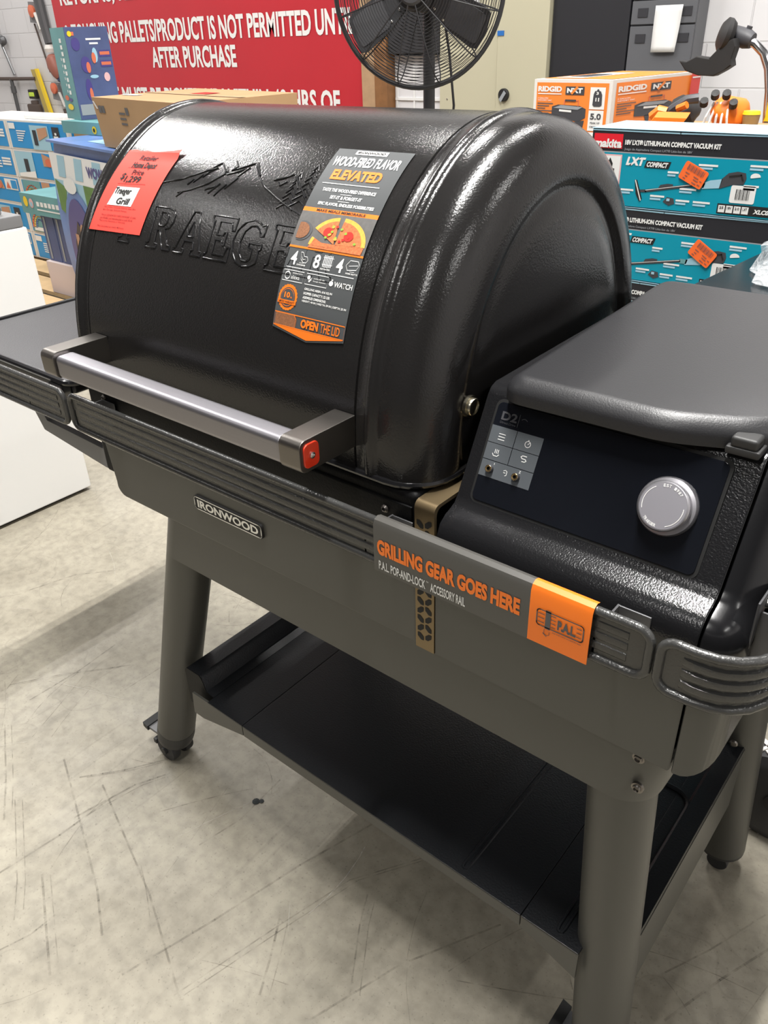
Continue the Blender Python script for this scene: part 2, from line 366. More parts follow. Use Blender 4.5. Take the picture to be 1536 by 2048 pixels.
# ------------------------------------------------------------------ room shell
def alpha_mark(name, col, a):
    m, nt, b = nodes(name); b.inputs['Base Color'].default_value = (*col, 1); b.inputs['Roughness'].default_value = 0.6
    n = nt.nodes.new('ShaderNodeTexNoise'); n.inputs['Scale'].default_value = 45; n.inputs['Detail'].default_value = 4
    tc = nt.nodes.new('ShaderNodeTexCoord'); nt.links.new(tc.outputs['Object'], n.inputs['Vector'])
    nt.links.new(ramp(nt, n.outputs['Fac'], [(0.35, (0, 0, 0, 1)), (0.65, (a, a, a, 1))]), b.inputs['Alpha']); return m
M['scuff_dark'] = alpha_mark('scuff_dark', (0.16, 0.14, 0.11), 0.34)
M['scuff_light'] = alpha_mark('scuff_light', (0.72, 0.69, 0.60), 0.45)
fl_ = MB().box(-9.5, 4.5, -6, 4.6, -0.1, 0)
SCUFFS = [[(-1.147, 0.453), (-1.039, 0.419), (-0.875, 0.367), (-0.693, 0.29)], [(-1.267, 0.441), (-1.062, 0.359), (-0.956, 0.316), (-0.878, 0.274)], [(-0.796, 0.257), (-0.752, 0.408), (-0.712, 0.57), (-0.661, 0.731)], [(-0.706, 0.289), (-0.66, 0.47), (-0.623, 0.603), (-0.521, 0.76)], [(-1.123, 0.226), (-1.109, 0.336), (-1.106, 0.454)], [(-1.122, 0.376), (-1.096, 0.493), (-1.069, 0.546)], [(-1.569, 0.486), (-1.507, 0.576), (-1.404, 0.698)], [(-1.486, 0.489), (-1.484, 0.615), (-1.496, 0.719)], [(-1.252, 0.325), (-1.085, 0.238), (-1.019, 0.196)], [(-0.988, 0.155), (-0.973, 0.199), (-0.972, 0.244)], [(-0.603, 0.372), (-0.639, 0.433), (-0.672, 0.482)], [(-1.2, 0.436), (-1.144, 0.503), (-1.101, 0.57)], [(-1.458, 0.414), (-1.313, 0.339), (-1.225, 0.288)], [(-1.342, 0.641), (-1.338, 0.75), (-1.319, 0.809)], [(-0.494, 0.458), (-0.556, 0.552), (-0.581, 0.601)], [(-1.879, 0.711), (-1.843, 0.826), (-1.763, 0.917)], [(-0.886, 0.485), (-0.869, 0.567), (-0.877, 0.68)], [(-0.517, 0.394), (-0.463, 0.542), (-0.375, 0.696)], [(-0.147, 0.764), (-0.093, 0.867), (-0.044, 0.98)], [(-0.106, 0.722), (-0.064, 0.83), (-0.022, 0.924)], [(-1.059, 0.271), (-0.968, 0.225), (-0.886, 0.184)]]
rs = random.Random(5)
def scuff(pts, w, mi):
    fl_.line(lambda u, v: (u, v, 0.0004 + 0.0002 * mi), pts, w, mi)
for p in SCUFFS:
    q = []
    for a, c_ in zip(p[:-1], p[1:]):
        for k in range(4): q.append((a[0] + (c_[0] - a[0]) * k / 4, a[1] + (c_[1] - a[1]) * k / 4))
    scuff(q + [p[-1]], rs.uniform(.0022, .0042), 1)
    if rs.random() < .5: scuff([(x + .012, y + .009) for x, y in q], .0018, 1)
for k in range(150):
    x, y = rs.uniform(-2.6, .3), rs.uniform(.0, 1.6); a = rs.choice((0.25, 0.5, 1.2, 2.0, 2.5)) + rs.gauss(0, .18); l = rs.uniform(.04, .28); bend = rs.gauss(0, .25)
    scuff([(x + l * t * math.cos(a + bend * t), y + l * t * math.sin(a + bend * t)) for t in (0, .25, .5, .75, 1)], rs.uniform(.0008, .0020), 2 if k % 5 == 0 else 1)
struct(fl_.build('floor', ['concrete', 'scuff_dark', 'scuff_light'], wn=False))
struct(MB().box(-9.5, 4.5, 4.6, 4.75, 0, 4.8).build('wall_back', 'block'))
struct(MB().box(-9.65, -9.5, -6, 4.75, 0, 4.8).build('wall_left', 'wall_white'))
struct(MB().box(4.5, 4.65, -6, 4.75, 0, 4.8).build('wall_right', 'wall_white'))
struct(MB().box(-9.65, 4.65, -6.15, -6, 0, 4.8).build('wall_front', 'cab_grey'))
struct(MB().box(-9.65, 4.65, -6.15, 4.75, 4.8, 4.9).build('ceiling', 'cab_grey'))
for i, (lx, ly, ax_, ay_, wt) in enumerate(LAMPS):
    t = thing('ceiling_light', 'long white ceiling light hung high above the sales floor', 'ceiling light', (lx, ly, LAMP_Z), 'warehouse ceiling lights')  # label is shared with the added fill lamp
    MB().box(lx - ax_ / 2 - 0.03, lx + ax_ / 2 + 0.03, ly - ay_ / 2 - 0.03, ly + ay_ / 2 + 0.03, LAMP_Z + 0.02, LAMP_Z + 0.09, 0, 0.01).build('housing', 'appl_white', t)
    MB().cyl((lx, ly, LAMP_Z + 0.09), (lx, ly, 4.8), 0.012).build('hanger', 'galv', t)
    for k in (-1, 1):
        ld = bpy.data.lights.new('lamp', 'AREA'); ld.shape = 'RECTANGLE'; ld.size = 0.035; ld.size_y = ay_; ld.energy = wt / 2; ld.color = (1.0, 0.98, 0.95)
        lo = bpy.data.objects.new('lamp', ld); C.objects.link(lo); lo.parent = t; lo.location = (k * 0.055, 0, 0.0)

# ================================================================== THE GRILL
grill = thing('pellet_grill', 'large black wood pellet grill with domed lid, side hopper and four grey legs', 'grill', (-0.6, 0.8, 0))
HYC, HA, HZ0, HB = 0.797, 0.247, 0.885, 0.303      # hood cross-section: half ellipse over a short skirt
_th = [PI / 2 * k / 400 for k in range(401)]
_ss = [0.0]
for k in range(400):
    _ss.append(_ss[-1] + math.hypot(HA * (math.cos(_th[k]) - math.cos(_th[k + 1])), HB * (math.sin(_th[k + 1]) - math.sin(_th[k]))))
def hoodp(x, s, off=0.0):
    """point on the front of the hood: x along it, s = arc length up from the skirt"""
    lo, hi = 0, 400
    while hi - lo > 1:
        m = (lo + hi) // 2
        if _ss[m] <= s: lo = m
        else: hi = m
    t = _th[lo] + (_th[hi] - _th[lo]) * (s - _ss[lo]) / (_ss[hi] - _ss[lo])
    n = Vector((0, -math.cos(t) / HA, math.sin(t) / HB)).normalized()
    return Vector((x, HYC - HA * math.cos(t), HZ0 + HB * math.sin(t))) + n * off
def hring(x, d, n=56, zb=0.868, fr=0.0):
    a, b = HA - d, HB - d
    r = [(x, HYC - a, zb)]
    for k in range(n + 1):
        t = PI * k / n; r.append((x, HYC - a * math.cos(t), HZ0 + b * math.sin(t)))
    r.append((x, HYC + a, zb)); return r
def halfprof(sign, xe, seam):
    """(x, inset) from the seam out to the end centre"""
    p = [(seam - sign * 0.0016, 0.0), (seam - sign * 0.0008, 0.0022), (seam + sign * 0.0008, 0.0022), (seam + sign * 0.0016, 0.0)]
    p += [(seam + sign * 0.012, 0.0), (seam + sign * 0.0145, -0.0022), (seam + sign * 0.018, -0.0040), (seam + sign * 0.022, -0.0040), (seam + sign * 0.0255, -0.0018), (seam + sign * 0.0285, 0.0004), (seam + sign * 0.032, 0.0)]
    xs = xe - sign * 0.050
    p += [(xs + sign * 0.050 * math.sin(t), 0.050 * (1 - math.cos(t))) for t in [PI / 2 * k / 8 for k in range(1, 9)]]
    p += [(xe - sign * 0.0006, 0.056), (xe - sign * 0.001, 0.062), (xe - sign * 0.005, 0.066), (xe - sign * 0.0055, 0.074), (xe - sign * 0.003, 0.080), (xe - sign * 0.002, 0.10), (xe - sign * 0.001, 0.16), (xe, 0.235)]
    return p
XL, XR = -1.052, -0.416
prof = halfprof(-1, XL, -0.985)[::-1] + [(-0.98 + 0.47 * k / 6, 0.0) for k in range(1, 6)] + halfprof(1, XR, -0.507)
hood = MB().loft([hring(x, d) for x, d in prof], 0, caps=True).build('hood', 'black', grill, ang=50, wn=False)
# rolled hem under the hood
hem = []
for x, y in rrect(XL + 0.002, XR - 0.002, HYC - HA + 0.001, HYC + HA - 0.001, 0.05, 6): hem.append((x, y, 0.8655))
MB().tube(hem, 0.0042, 0, 8, closed=True).build('hood_hem', 'black_smooth', hood)
# embossed lettering and mountain line
T_ = [(0, .72), (0, 1), (1, 1), (1, .72), (.88, .72), (.82, .88), (.62, .88), (.62, .12), (.76, .1), (.76, 0), (.24, 0), (.24, .1), (.38, .12), (.38, .88), (.18, .88), (.12, .72)]
R_ = [(0, 0), (0, .1), (.1, .12), (.1, .88), (0, .9), (0, 1), (.6, 1), (.8, .95), (.88, .85), (.88, .66), (.8, .54), (.64, .48), (.86, .12), (1, .1), (1, 0), (.7, 0), (.44, .44), (.34, .44), (.34, .12), (.44, .1), (.44, 0)]
Ri = [(.34, .55), (.34, .88), (.54, .88), (.64, .8), (.64, .63), (.54, .55)]
A_ = [(0, 0), (0, .1), (.08, .12), (.40, 1), (.6, 1), (.92, .12), (1, .1), (1, 0), (.62, 0), (.62, .1), (.70, .12), (.64, .3), (.34, .3), (.28, .12), (.36, .1), (.36, 0)]
Ai = [(.38, .41), (.49, .76), (.6, .41)]
E_ = [(0, 0), (0, .1), (.1, .12), (.1, .88), (0, .9), (0, 1), (1, 1), (1, .7), (.9, .7), (.82, .88), (.34, .88), (.34, .57), (.6, .57), (.64, .65), (.74, .65), (.74, .35), (.64, .35), (.6, .45), (.34, .45), (.34, .12), (.82, .12), (.9, .32), (1, .32), (1, 0)]
G_ = [(.97, .96), (.97, .68), (.87, .68), (.8, .81), (.65, .89), (.47, .87), (.33, .75), (.27, .5), (.33, .24), (.47, .11), (.62, .1), (.72, .16), (.72, .38), (.58, .4), (.58, .5), (1, .5), (1, .4), (.94, .38), (.94, .1), (.76, .01), (.52, -.02), (.28, .05), (.09, .25), (.02, .5), (.09, .76), (.28, .95), (.52, 1.02), (.72, .98), (.84, .91)]
lt = MB()
for x0, w, outs in ((-0.944, .046, [T_]), (-0.8745, .047, [R_, Ri]), (-0.8205, .051, [A_, Ai]), (-0.7645, .041, [E_]), (-0.7225, .048, [G_]), (-0.6625, .041, [E_]), (-0.611, .047, [R_, Ri])):
    for o_ in outs:
        pts = []
        for (a, b), (c_, d_) in zip(o_, o_[1:] + o_[:1]):
            for k in range(3): pts.append(hoodp(x0 + w * (a + (c_ - a) * k / 3), 0.1675 + 0.0500 * (b + (d_ - b) * k / 3), 0.0001))
        lt.tube(pts, 0.0011, 0, 6, closed=True)
lab(lt.build('lettering', 'black_smooth', hood, ang=60, wn=False), 'embossed TRAEGER lettering on the hood')
mt = MB()
def ridge(pts, r=0.0010):
    q = []
    for a, b in zip(pts[:-1], pts[1:]):
        for k in range(4): q.append(hoodp(a[0] + (b[0] - a[0]) * k / 4, a[1] + (b[1] - a[1]) * k / 4, 0.0001))
    q.append(hoodp(pts[-1][0], pts[-1][1], 0.0001)); mt.tube(q, r, 0, 6)
for p in ([(-.905, .243), (-.876, .250), (-.85, .256), (-.831, .2637), (-.81, .273), (-.794, .2842), (-.780, .272)], [(-.772, .2749), (-.755, .281), (-.740, .2878), (-.722, .270), (-.705, .258), (-.68, .247), (-.65, .236), (-.632, .231)],
          [(-.846, .2383), (-.825, .244), (-.80, .254), (-.777, .2717), (-.782, .279)], [(-.772, .2749), (-.765, .281), (-.774, .289)], [(-.737, .289), (-.722, .272)],
          [(-.697, .268), (-.684, .2715), (-.671, .2781), (-.655, .265), (-.638, .252)], [(-.777, .2687), (-.76, .274), (-.745, .281), (-.757, .268)], [(-.815, .262), (-.806, .271), (-.797, .276), (-.812, .272)],
          [(-.827, .254), (-.815, .265)], [(-.835, .250), (-.828, .258)], [(-.846, .233), (-.838, .240)], [(-.792, .242), (-.779, .256)], [(-.781, .240), (-.768, .256)], [(-.768, .250), (-.755, .266)], [(-.80, .246), (-.785, .252)],
          [(-.689, .266), (-.684, .262), (-.676, .268)]): ridge(p)
for x0, w, s0, s1 in ((-.644, .013, .242, .296), (-.662, .012, .238, .283)):
    for k in range(7):
        s_ = s0 + (s1 - s0) * k / 7; ww = w * (1 - k / 8.5)
        ridge([(x0 - ww, s_ - .003), (x0, s_ + .005)], .0009); ridge([(x0 + ww, s_ - .003), (x0, s_ + .005)], .0009)
lab(mt.build('mountain_emboss', 'black_smooth', hood, ang=60, wn=False), 'embossed mountain and pine outline on the hood')
# hinge cap on the right end
MB().lathe([(0.0095, -0.004), (0.0095, 0.002), (0.0115, 0.002), (0.0115, 0.006), (0.0095, 0.006), (0.0095, 0.0085), (0.0088, 0.0098), (0.0078, 0.0098), (0.0074, 0.0085), (0.0001, 0.0085)], (XR - 0.002, 0.623, 0.937), (1, 0, 0)).build('hinge_cap', 'nickel', hood)

# ---- handle
hm = MB().box(-0.944, -0.533, 0.4715, 0.500, 0.8955, 0.9255, 0, 0.007, 4)
handle = hm.build('handle', 'steel', grill, ang=60)
for x0, x1 in ((-0.973, -0.944), (-0.535, -0.506)):
    bmh = MB().prism(rrect(0.4695, 0.512, 0.894, 0.929, 0.009, 5)[:0] + [(0.5, 0.894), (0.5545, 0.894), (0.5515, 0.929)] + arc(0.4785, 0.920, 0.009, PI / 2, PI, 5) + arc(0.4785, 0.903, 0.009, PI, 1.5 * PI, 5),
                     lambda u, v: (x0, u, v), lambda u, v: (x1, u, v), 0, 0.0012)
    br = bmh.build('handle_bracket', 'bracket', handle, ang=40)
    if x0 > -0.6:
        q = lambda u, v: (x1 + 0.0006, u, v)
        rl = MB().prism(rrect(0.4745, 0.4955, 0.8985, 0.9245, 0.006, 5), lambda u, v: (x1 - 0.003, u, v), lambda u, v: (x1 + 0.0016, u, v), 0, 0.001).build('end_plate', 'red_lens', handle)
        MB().lathe([(0.0034, 0), (0.0034, 0.0016), (0.0018, 0.0022), (0.0012, 0.0008), (0.0001, 0.0008)], (x1 + 0.0014, 0.485, 0.9115), (1, 0, 0), 0, 14).build('screw', 'chrome', handle)

# ---- firebox behind the rail
barrel = MB().box(-1.030, -0.4285, 0.553, 1.045, 0.70, 0.8605, 0, 0.008, 3)
barrel.box(-1.024, -0.434, 0.5508, 0.556, 0.792, 0.845, 0, 0.002)
barrel = barrel.build('firebox', 'firebox', grill)
for x in (-0.469, -0.985):
    MB().lathe([(0.0048, 0), (0.0048, 0.001), (0.0032, 0.003), (0.0022, 0.0034), (0.0016, 0.0012), (0.0001, 0.0012)], (x, 0.5508, 0.832), (0, -1, 0), 0, 14).build('bolt', 'bracket', barrel)
fp = [(-0.427, 0.671), (-0.427, 0.780), (-1.012, 0.780), (-1.000, 0.694)] + arc(-0.982, 0.690, 0.019, PI, 1.5 * PI, 6)[1:]
panel = MB().prism(fp, lambda u, v: (u, 0.548, v), lambda u, v: (u, 1.035, v), 0, 0.004).build('front_panel', 'taupe', grill)
# IRONWOOD badge
bf = plane((-0.7345, 0.5475, 0.7285), (0.1345, 0, 0.0), (0, 0, 0.022))
bd = MB()
g = [(u, v) for u, v in rrect(-0.067, 0.067, -0.0105, 0.0105, 0.0045)]
P = lambda y: (lambda u, v: (-0.735 + u, y, 0.7285 + v))
bd.prism(g, P(0.549), P(0.5445), 0)
bd.line(P(0.5441), rrect(-0.0655, 0.0655, -0.0092, 0.0092, 0.0042), 0.0014, 1, True)
bd.text('IRONWOOD', P(0.5440), -0.0595, 0.0600, -0.0062, 0.0062, 1, 0.035)
lab(bd.build('badge', ['ink', 'cream'], grill), 'IRONWOOD name badge')

# ---- frame under the body, legs
fr = MB().prism(rrect(-0.915, -0.128, 0.5555, 1.075, 0.042, 8), lambda u, v: (u + (0.018 if u < -0.5 else 0) * 0, v, 0.672), lambda u, v: (u - (0.028 if u < -0.8 else 0.020 if u > -0.2 else 0), v, 0.589), 0)
frame = fr.build('frame', 'taupe', grill)
for x, z in ((-0.165, 0.660), (-0.161, 0.621)):
    MB().lathe([(0.0062, -.002), (0.0062, 0.0012), (0.0045, 0.0014), (0.0040, 0.0035), (0.0028, 0.004), (0.0022, 0.002), (0.0001, 0.002)], (x, 0.5555, z), (0, -1, 0), 0, 16).build('bolt', 'bracket', frame)
for z, x in ((0.652, -0.922), (0.612, -0.936)):
    MB().lathe([(0.006, -.004), (0.006, 0.003), (0.004, 0.005), (0.0001, 0.005)], (x, 0.59, z), (-1, -0.2, 0), 0, 14).build('bolt', 'rubber', frame)
def leg(px, py, x62, x0, caster_side, zb=0.088):
    """tube leg whose axis passes (x62, z=.62) and (x0, z=0)"""
    ax = lambda z: x0 + (x62 - x0) * z / 0.62
    zt = 0.66
    L = MB().tube([(ax(zt), py, zt), (ax(0.35), py, 0.35), (ax(zb), py, zb)], 0.0368, 0, 36)
    lg = L.build('leg', 'taupe', grill, ang=40)
    dx = (x0 - x62) / 0.62
    c = MB()
    if zb < 0.06:      # short glide caster, mostly inside the tube
        c.tube([(ax(zb + .002), py, zb + .002), (ax(zb - .006), py, zb - .006), (ax(0.03), py, 0.03)], [0.0366, 0.036, 0.024], 0, 28)
        for yy in (-0.011, 0.011): c.lathe([(0.008, -0.006), (0.0165, -0.006), (0.0175, -0.004), (0.0175, 0.004), (0.0165, 0.006), (0.008, 0.006)], (ax(0.02), py + yy, 0.0175), (0, 1, 0), 1, 24)
        c.build('caster', ['rubber', 'tyre'], lg)
        return lg
    c.tube([(ax(zb + .002), py, zb + .002), (ax(0.07), py, 0.07), (ax(0.055), py, 0.055), (ax(0.043), py, 0.043)], [0.0372, 0.0372, 0.0355, 0.029], 0, 28)
    # twin wheels with a hooded housing and brake pedal
    wx = ax(0.03); s = caster_side
    for yy in (-0.016, 0.016):
        c.lathe([(0.012, -0.009), (0.026, -0.009), (0.0275, -0.006), (0.0275, 0.006), (0.026, 0.009), (0.012, 0.009)], (wx, py + yy, 0.0275), (0, 1, 0), 1, 24)
    c.box(wx - 0.014, wx + 0.014, py - 0.006, py + 0.006, 0.025, 0.06, 0, 0.002)
    c.cyl((wx, py - 0.031, 0.0275), (wx, py + 0.031, 0.0275), 0.008, mi=0, seg=14)
    c.obox((wx + s * 0.02, py - 0.02, 0.05), (s * 0.040, 0, -0.002), (0, 0.04, 0), (0, 0, 0.006), 2)
    c.obox((wx + s * 0.054, py - 0.024, 0.047), (s * 0.014, 0, 0.004), (0, 0.048, 0), (0, 0, 0.011), 0)
    c.box(wx - 0.034, wx - 0.024, py - 0.028, py - 0.016, 0.030, 0.042, 0, 0.002)
    c.build('caster', ['rubber', 'tyre', 'appl_grey'], lg)
    return lg
leg(0, 0.600, -0.901, -1.108, -1)
leg(0, 1.032, -0.901, -1.108, -1)
leg(0, 0.600, -0.193, -0.156, -1)
leg(0, 1.032, -0.187, -0.138, 1, 0.050)

# ---- bottom shelf
sh = MB()
ZS = 0.300
for x0, x1, y0 in ((-0.885, -0.7978, 0.557), (-0.7970, -0.2730, 0.557), (-0.2722, -0.192, 0.557), (-0.1922, -0.150, 0.612)):
    sh.box(x0, x1, y0, 1.06, ZS - 0.004, ZS, 0, 0.0010)
sh.box(-0.88, -0.195, 0.562, 1.05, ZS - 0.009, ZS - 0.0045, 0)
# front lip: shallow under the middle leaf, deeper towards the legs
sh.prism([(-0.7965, ZS - 0.001), (-0.7965, ZS - 0.023), (-0.2735, ZS - 0.023), (-0.2735, ZS - 0.001)], lambda u, v: (u, 0.5572, v), lambda u, v: (u, 0.5612, v), 1)
sh.prism([(-0.7985, ZS - 0.001), (-0.7985, ZS - 0.023), (-0.905, ZS - 0.050), (-0.930, ZS - 0.050), (-0.925, ZS - 0.001)], lambda u, v: (u, 0.5572, v), lambda u, v: (u, 0.5612, v), 1)
sh.prism([(-0.2715, ZS - 0.001), (-0.2715, ZS - 0.023), (-0.192, ZS - 0.052), (-0.192, ZS - 0.001)], lambda u, v: (u, 0.5572, v), lambda u, v: (u, 0.5612, v), 1)
# left rim with sloped cove, right wall with its ledge, back rim
sh.prism([(-0.885, ZS - 0.003), (-0.885, ZS), (-0.903, ZS + 0.003), (-0.911, ZS + 0.026), (-0.917, ZS + 0.032), (-0.950, ZS + 0.032), (-0.955, ZS + 0.026), (-0.955, ZS - 0.05), (-0.951, ZS - 0.05), (-0.885, ZS - 0.05)],
         lambda u, v: (u, 0.572, v), lambda u, v: (u, 1.06, v), 0)
sh.prism([(-0.176, ZS - 0.006), (-0.176, ZS - 0.002), (-0.170, ZS + 0.006), (-0.145, ZS + 0.007), (-0.1435, ZS + 0.004), (-0.1435, ZS - 0.122), (-0.147, ZS - 0.122), (-0.147, ZS - 0.004)],
         lambda u, v: (u, 0.585, v), lambda u, v: (u, 1.045, v), 0)
sh.box(-0.1438, -0.1428, 0.586, 1.044, ZS - 0.1215, ZS + 0.003, 1)
sh.box(-0.93, -0.15, 1.035, 1.062, ZS - 0.06, ZS + 0.03, 0, 0.003)
# tray recess edge at the right rear and pressed ribs
rim = [(-0.171, 0.60, ZS + 0.002), (-0.171, 0.84, ZS + 0.002)] + [(x, y, ZS + 0.002) for x, y in arc(-0.196, 0.84, 0.025, 0, PI / 2, 5)] + [(-0.26, 0.865, ZS + 0.002)]
sh.tube(rim, 0.0035, 0, 8)
for x in (-0.366, -0.2235):
    sh.tube([(x - 0.004, 1.0, ZS), (x - 0.004, 0.576, ZS)] + [(x + 0.004 * math.sin(t), 0.572 - 0.004 * math.cos(t - PI) * -1, ZS) for t in (-0.8, 0, 0.8)] + [(x + 0.004, 0.576, ZS), (x + 0.004, 1.0, ZS)], 0.0023, 0, 6)
sh.prism([(-0.885, ZS - 0.003), (-0.885, ZS), (-0.903, ZS + 0.003), (-0.911, ZS + 0.026), (-0.917, ZS + 0.032), (-0.950, ZS + 0.032), (-0.955, ZS + 0.026), (-0.955, ZS - 0.05), (-0.930, ZS - 0.05)], lambda u, v: (u, 0.5705, v), lambda u, v: (u, 0.5718, v), 2)  # dark plate over the rim end, painting in the shade beside the leg
shelf = sh.build('bottom_shelf', ['shelf_black', 'taupe', 'firebox'], grill)
MB().lathe([(0.006, 0), (0.006, 0.002), (0.004, 0.004), (0.0001, 0.004)], (-0.158, 0.985, ZS + 0.020), (0.2, -1, 0.2), 0, 14).build('bolt', 'bracket', shelf)

# ---- bronze band between barrel and hopper
def uprofile(y0, zb, zt, r, back):
    return [(y0, zb)] + arc(y0 + r, zt - r, r, PI, PI / 2, 6) + [(back, zt)]
bn = MB(); pr = uprofile(0.5475, 0.669, 0.8575, 0.008, 1.03)
inner = [(y + 0.004, z - (0.004 if z > 0.7 else 0)) for y, z in pr]; ring = pr + inner[::-1]
bn.prism(ring, lambda u, v: (-0.4275, u, v), lambda u, v: (-0.4025, u, v), 0)
for col in (0, 1):
    for k in range(13):
        z = 0.686 + k * 0.0122 + (0.0022 if col else 0); xc = -0.4205 if col == 0 else -0.4100
        w, h = 0.0041, 0.0046
        sg = 1 if (k + col) % 2 else -1
        pts = [(xc - w, z - sg * h), (xc - w * 0.1, z - sg * h)] + [(xc + w, z - sg * h * 0.1), (xc + w, z + sg * h), (xc + w * 0.1, z + sg * h), (xc - w, z + sg * h * 0.1)]
        bn.poly(pts, lambda u, v: (u, 0.5471, v), 1)
bn.build('vent_band', ['bronze', 'dark'], grill)

# ---- hopper body
hp = [(0.5485, 0.669), (0.5485, 0.785), (0.5485, 0.8)] + [(0.5485, 0.812), (0.5505, 0.825), (0.556, 0.836), (0.565, 0.8425), (0.575, 0.846), (0.581, 0.849), (0.587, 0.857)] + [(0.637, 0.949), (0.642, 0.955), (0.650, 0.958)] + [(0.80, 0.960), (1.02, 0.962), (1.03, 0.955), (1.03, 0.785), (1.03, 0.669)]
def inset(poly, d):
    n = len(poly); out = []
    for i in range(n):
        a, b, c_ = Vector(poly[i - 1]), Vector(poly[i]), Vector(poly[(i + 1) % n])
        e1 = (b - a).normalized(); e2 = (c_ - b).normalized()
        n1 = Vector((e1.y, -e1.x)); n2 = Vector((e2.y, -e2.x)); m_ = (n1 + n2)
        m_ = m_.normalized() if m_.length > 1e-6 else n1
        k = d / max(0.35, m_.dot(n1)); out.append(tuple(b + m_ * k))
    return out
def two(i, j): return 1 if j in (0, 17) or j == len(hp) - 1 else 0
def hsec(x, d): return [(x, y, z) for y, z in (inset(hp, d) if d else hp)]
def twotone(i, j): return 1 if (j == 0 or j >= len(hp) - 2) else 0
hopper = MB().loft([hsec(-0.4025, 0.0015), hsec(-0.4015, 0), hsec(-0.136, 0), hsec(-0.1345, 0.0012)], 0, True, mif=twotone).build('hopper', ['black_rough', 'taupe'], grill, ang=40)
R_c = 0.030
secs = [hsec(-0.1325, 0.0012), hsec(-0.1315, 0.0)] + [hsec(-0.130 + R_c * math.sin(t), R_c * (1 - math.cos(t))) for t in [PI / 2 * k / 8 for k in range(1, 9)]]
lab(MB().loft(secs, 0, True, mif=twotone).build('hopper_side', ['black_smooth', 'taupe'], grill, ang=40), 'rounded right end of the hopper')

# ---- control screen
d_ = Vector((0, 0.045, 0.087)).normalized(); scn = plane((0, 0.5885, 0.8562), (1, 0, 0), d_)
sc = MB()
sc.prism(rrect(-0.3875, -0.1555, -0.003, 0.1035, 0.008), scn(0.0005), scn(0.0022), 1)
sc.prism(rrect(-0.3848, -0.1585, 0.0, 0.1005, 0.006), scn(0.0015), scn(0.0034), 0, 0.0006)
F1 = scn(0.0037); F2 = scn(0.0040)
for (u0, u1, v0, v1) in ((-.3865 + .002, -.3563, .0598, .0768), (-.3556, -.327, .0598, .0768), (-.3845, -.3563, .0427, .0592), (-.3556, -.327, .0427, .0592), (-.3845, -.327, .0253, .0420)):
    sc.rect(F1, u0, u1, v0, v1, 2)
for k in range(3): sc.line(F2, [(-.3742, .0642 + k * .0028), (-.3672, .0642 + k * .0028)], .0007, 3)
sc.line(F2, [(-.3414 + .0030 * math.cos(t), .0672 + .0030 * math.sin(t)) for t in [2 * PI * k / 16 for k in range(16)]], .0006, 3, True); sc.line(F2, [(-.3414, .0672), (-.3398, .0688)], .0006, 3); sc.line(F2, [(-.3414, .0702), (-.3414, .0712)], .001, 3)
for k in range(3): sc.line(F2, [(-.3732 + k * .0018, .0502), (-.3732 + k * .0018, .0540)], .0006, 3)
sc.line(F2, [(-.3755, .0494), (-.3740, .0474), (-.3700, .0474), (-.3682, .0494)], .0007, 3)
sc.line(F2, [(-.3385, .0555), (-.3430, .0555), (-.3445, .0541), (-.3430, .0527), (-.3395, .0527), (-.3380, .0513), (-.3395, .0500), (-.3425, .0500)], .0008, 3)
sc.line(F2, [(-.3580, .0360), (-.3560, .0370), (-.3542, .0360), (-.3542, .0322), (-.3556, .0316)], .0006, 3); sc.line(F2, [(-.3578, .0343), (-.3558, .0343)], .0006, 3)
sc.line(F2, [(-.3700, .0405), (-.3700, .0388)], .0005, 3); sc.line(F2, [(-.3415, .0405), (-.3402, .0405), (-.3415, .0385), (-.3400, .0385)], .0005, 3)
sc.text('D2', F1, -.3775, -.3600, .0835, .0920, 4, 0.03); sc.text('Direct Drive', F1, -.3775, -.3600, .0800, .0822, 4); sc.line(F1, [(-.3580, .0800), (-.3580, .0925)], .0005, 4)
sc.line(F1, [(-.3520 + .004 * math.cos(t), .0855 + .004 * math.sin(t)) for t in [0.7 + 1.7 * k / 6 for k in range(7)]], .0006, 4)
screen = sc.build('control_screen', ['glass_black', 'dark', 'pad', 'white', 'dk_print'], grill)
nS = Vector((1, 0, 0)).cross(d_).normalized()
for u, v in ((-.3734, .0339), (-.3434, .0339)):
    o = scn(0.0034)(u, v)
    lab(MB().lathe([(0.0042, 0), (0.0042, 0.003), (0.0038, 0.004), (0.0034, 0.004)], o, nS, 0, 20, False).lathe([(0.0035, 0.0041), (0.0032, 0.0043), (0.0018, 0.0041)], o, nS, 1, 20, False).lathe([(0.0018, 0.0041), (0.0017, 0.001), (0.0001, 0.001)], o, nS, 2, 20, False).build('probe_port', ['dk_print', 'brass', 'dark'], screen), 'brass lined meat probe socket')
o = scn(0.0034)(-.1968, 0.0505)
dm = MB().lathe([(0.0262, 0), (0.0262, 0.003), (0.0250, 0.0055), (0.0215, 0.0062), (0.0210, 0.0075), (0.0222, 0.0085), (0.0222, 0.0135), (0.0212, 0.0150), (0.0200, 0.0153)], o, nS, 0, 48)
dF = plane(o + nS * 0.01535, (1, 0, 0), d_)
dm.disc(dF(0), 0, 0, 0.0201, 0.0201, 1, 40)
for a0, a1 in ((0.12, -1.15), (2.2, 3.5)): dm.line(dF(0.0003), [(0.0178 * math.cos(a0 + (a1 - a0) * k / 14), 0.0178 * math.sin(a0 + (a1 - a0) * k / 14)) for k in range(15)], 0.0006, 2)
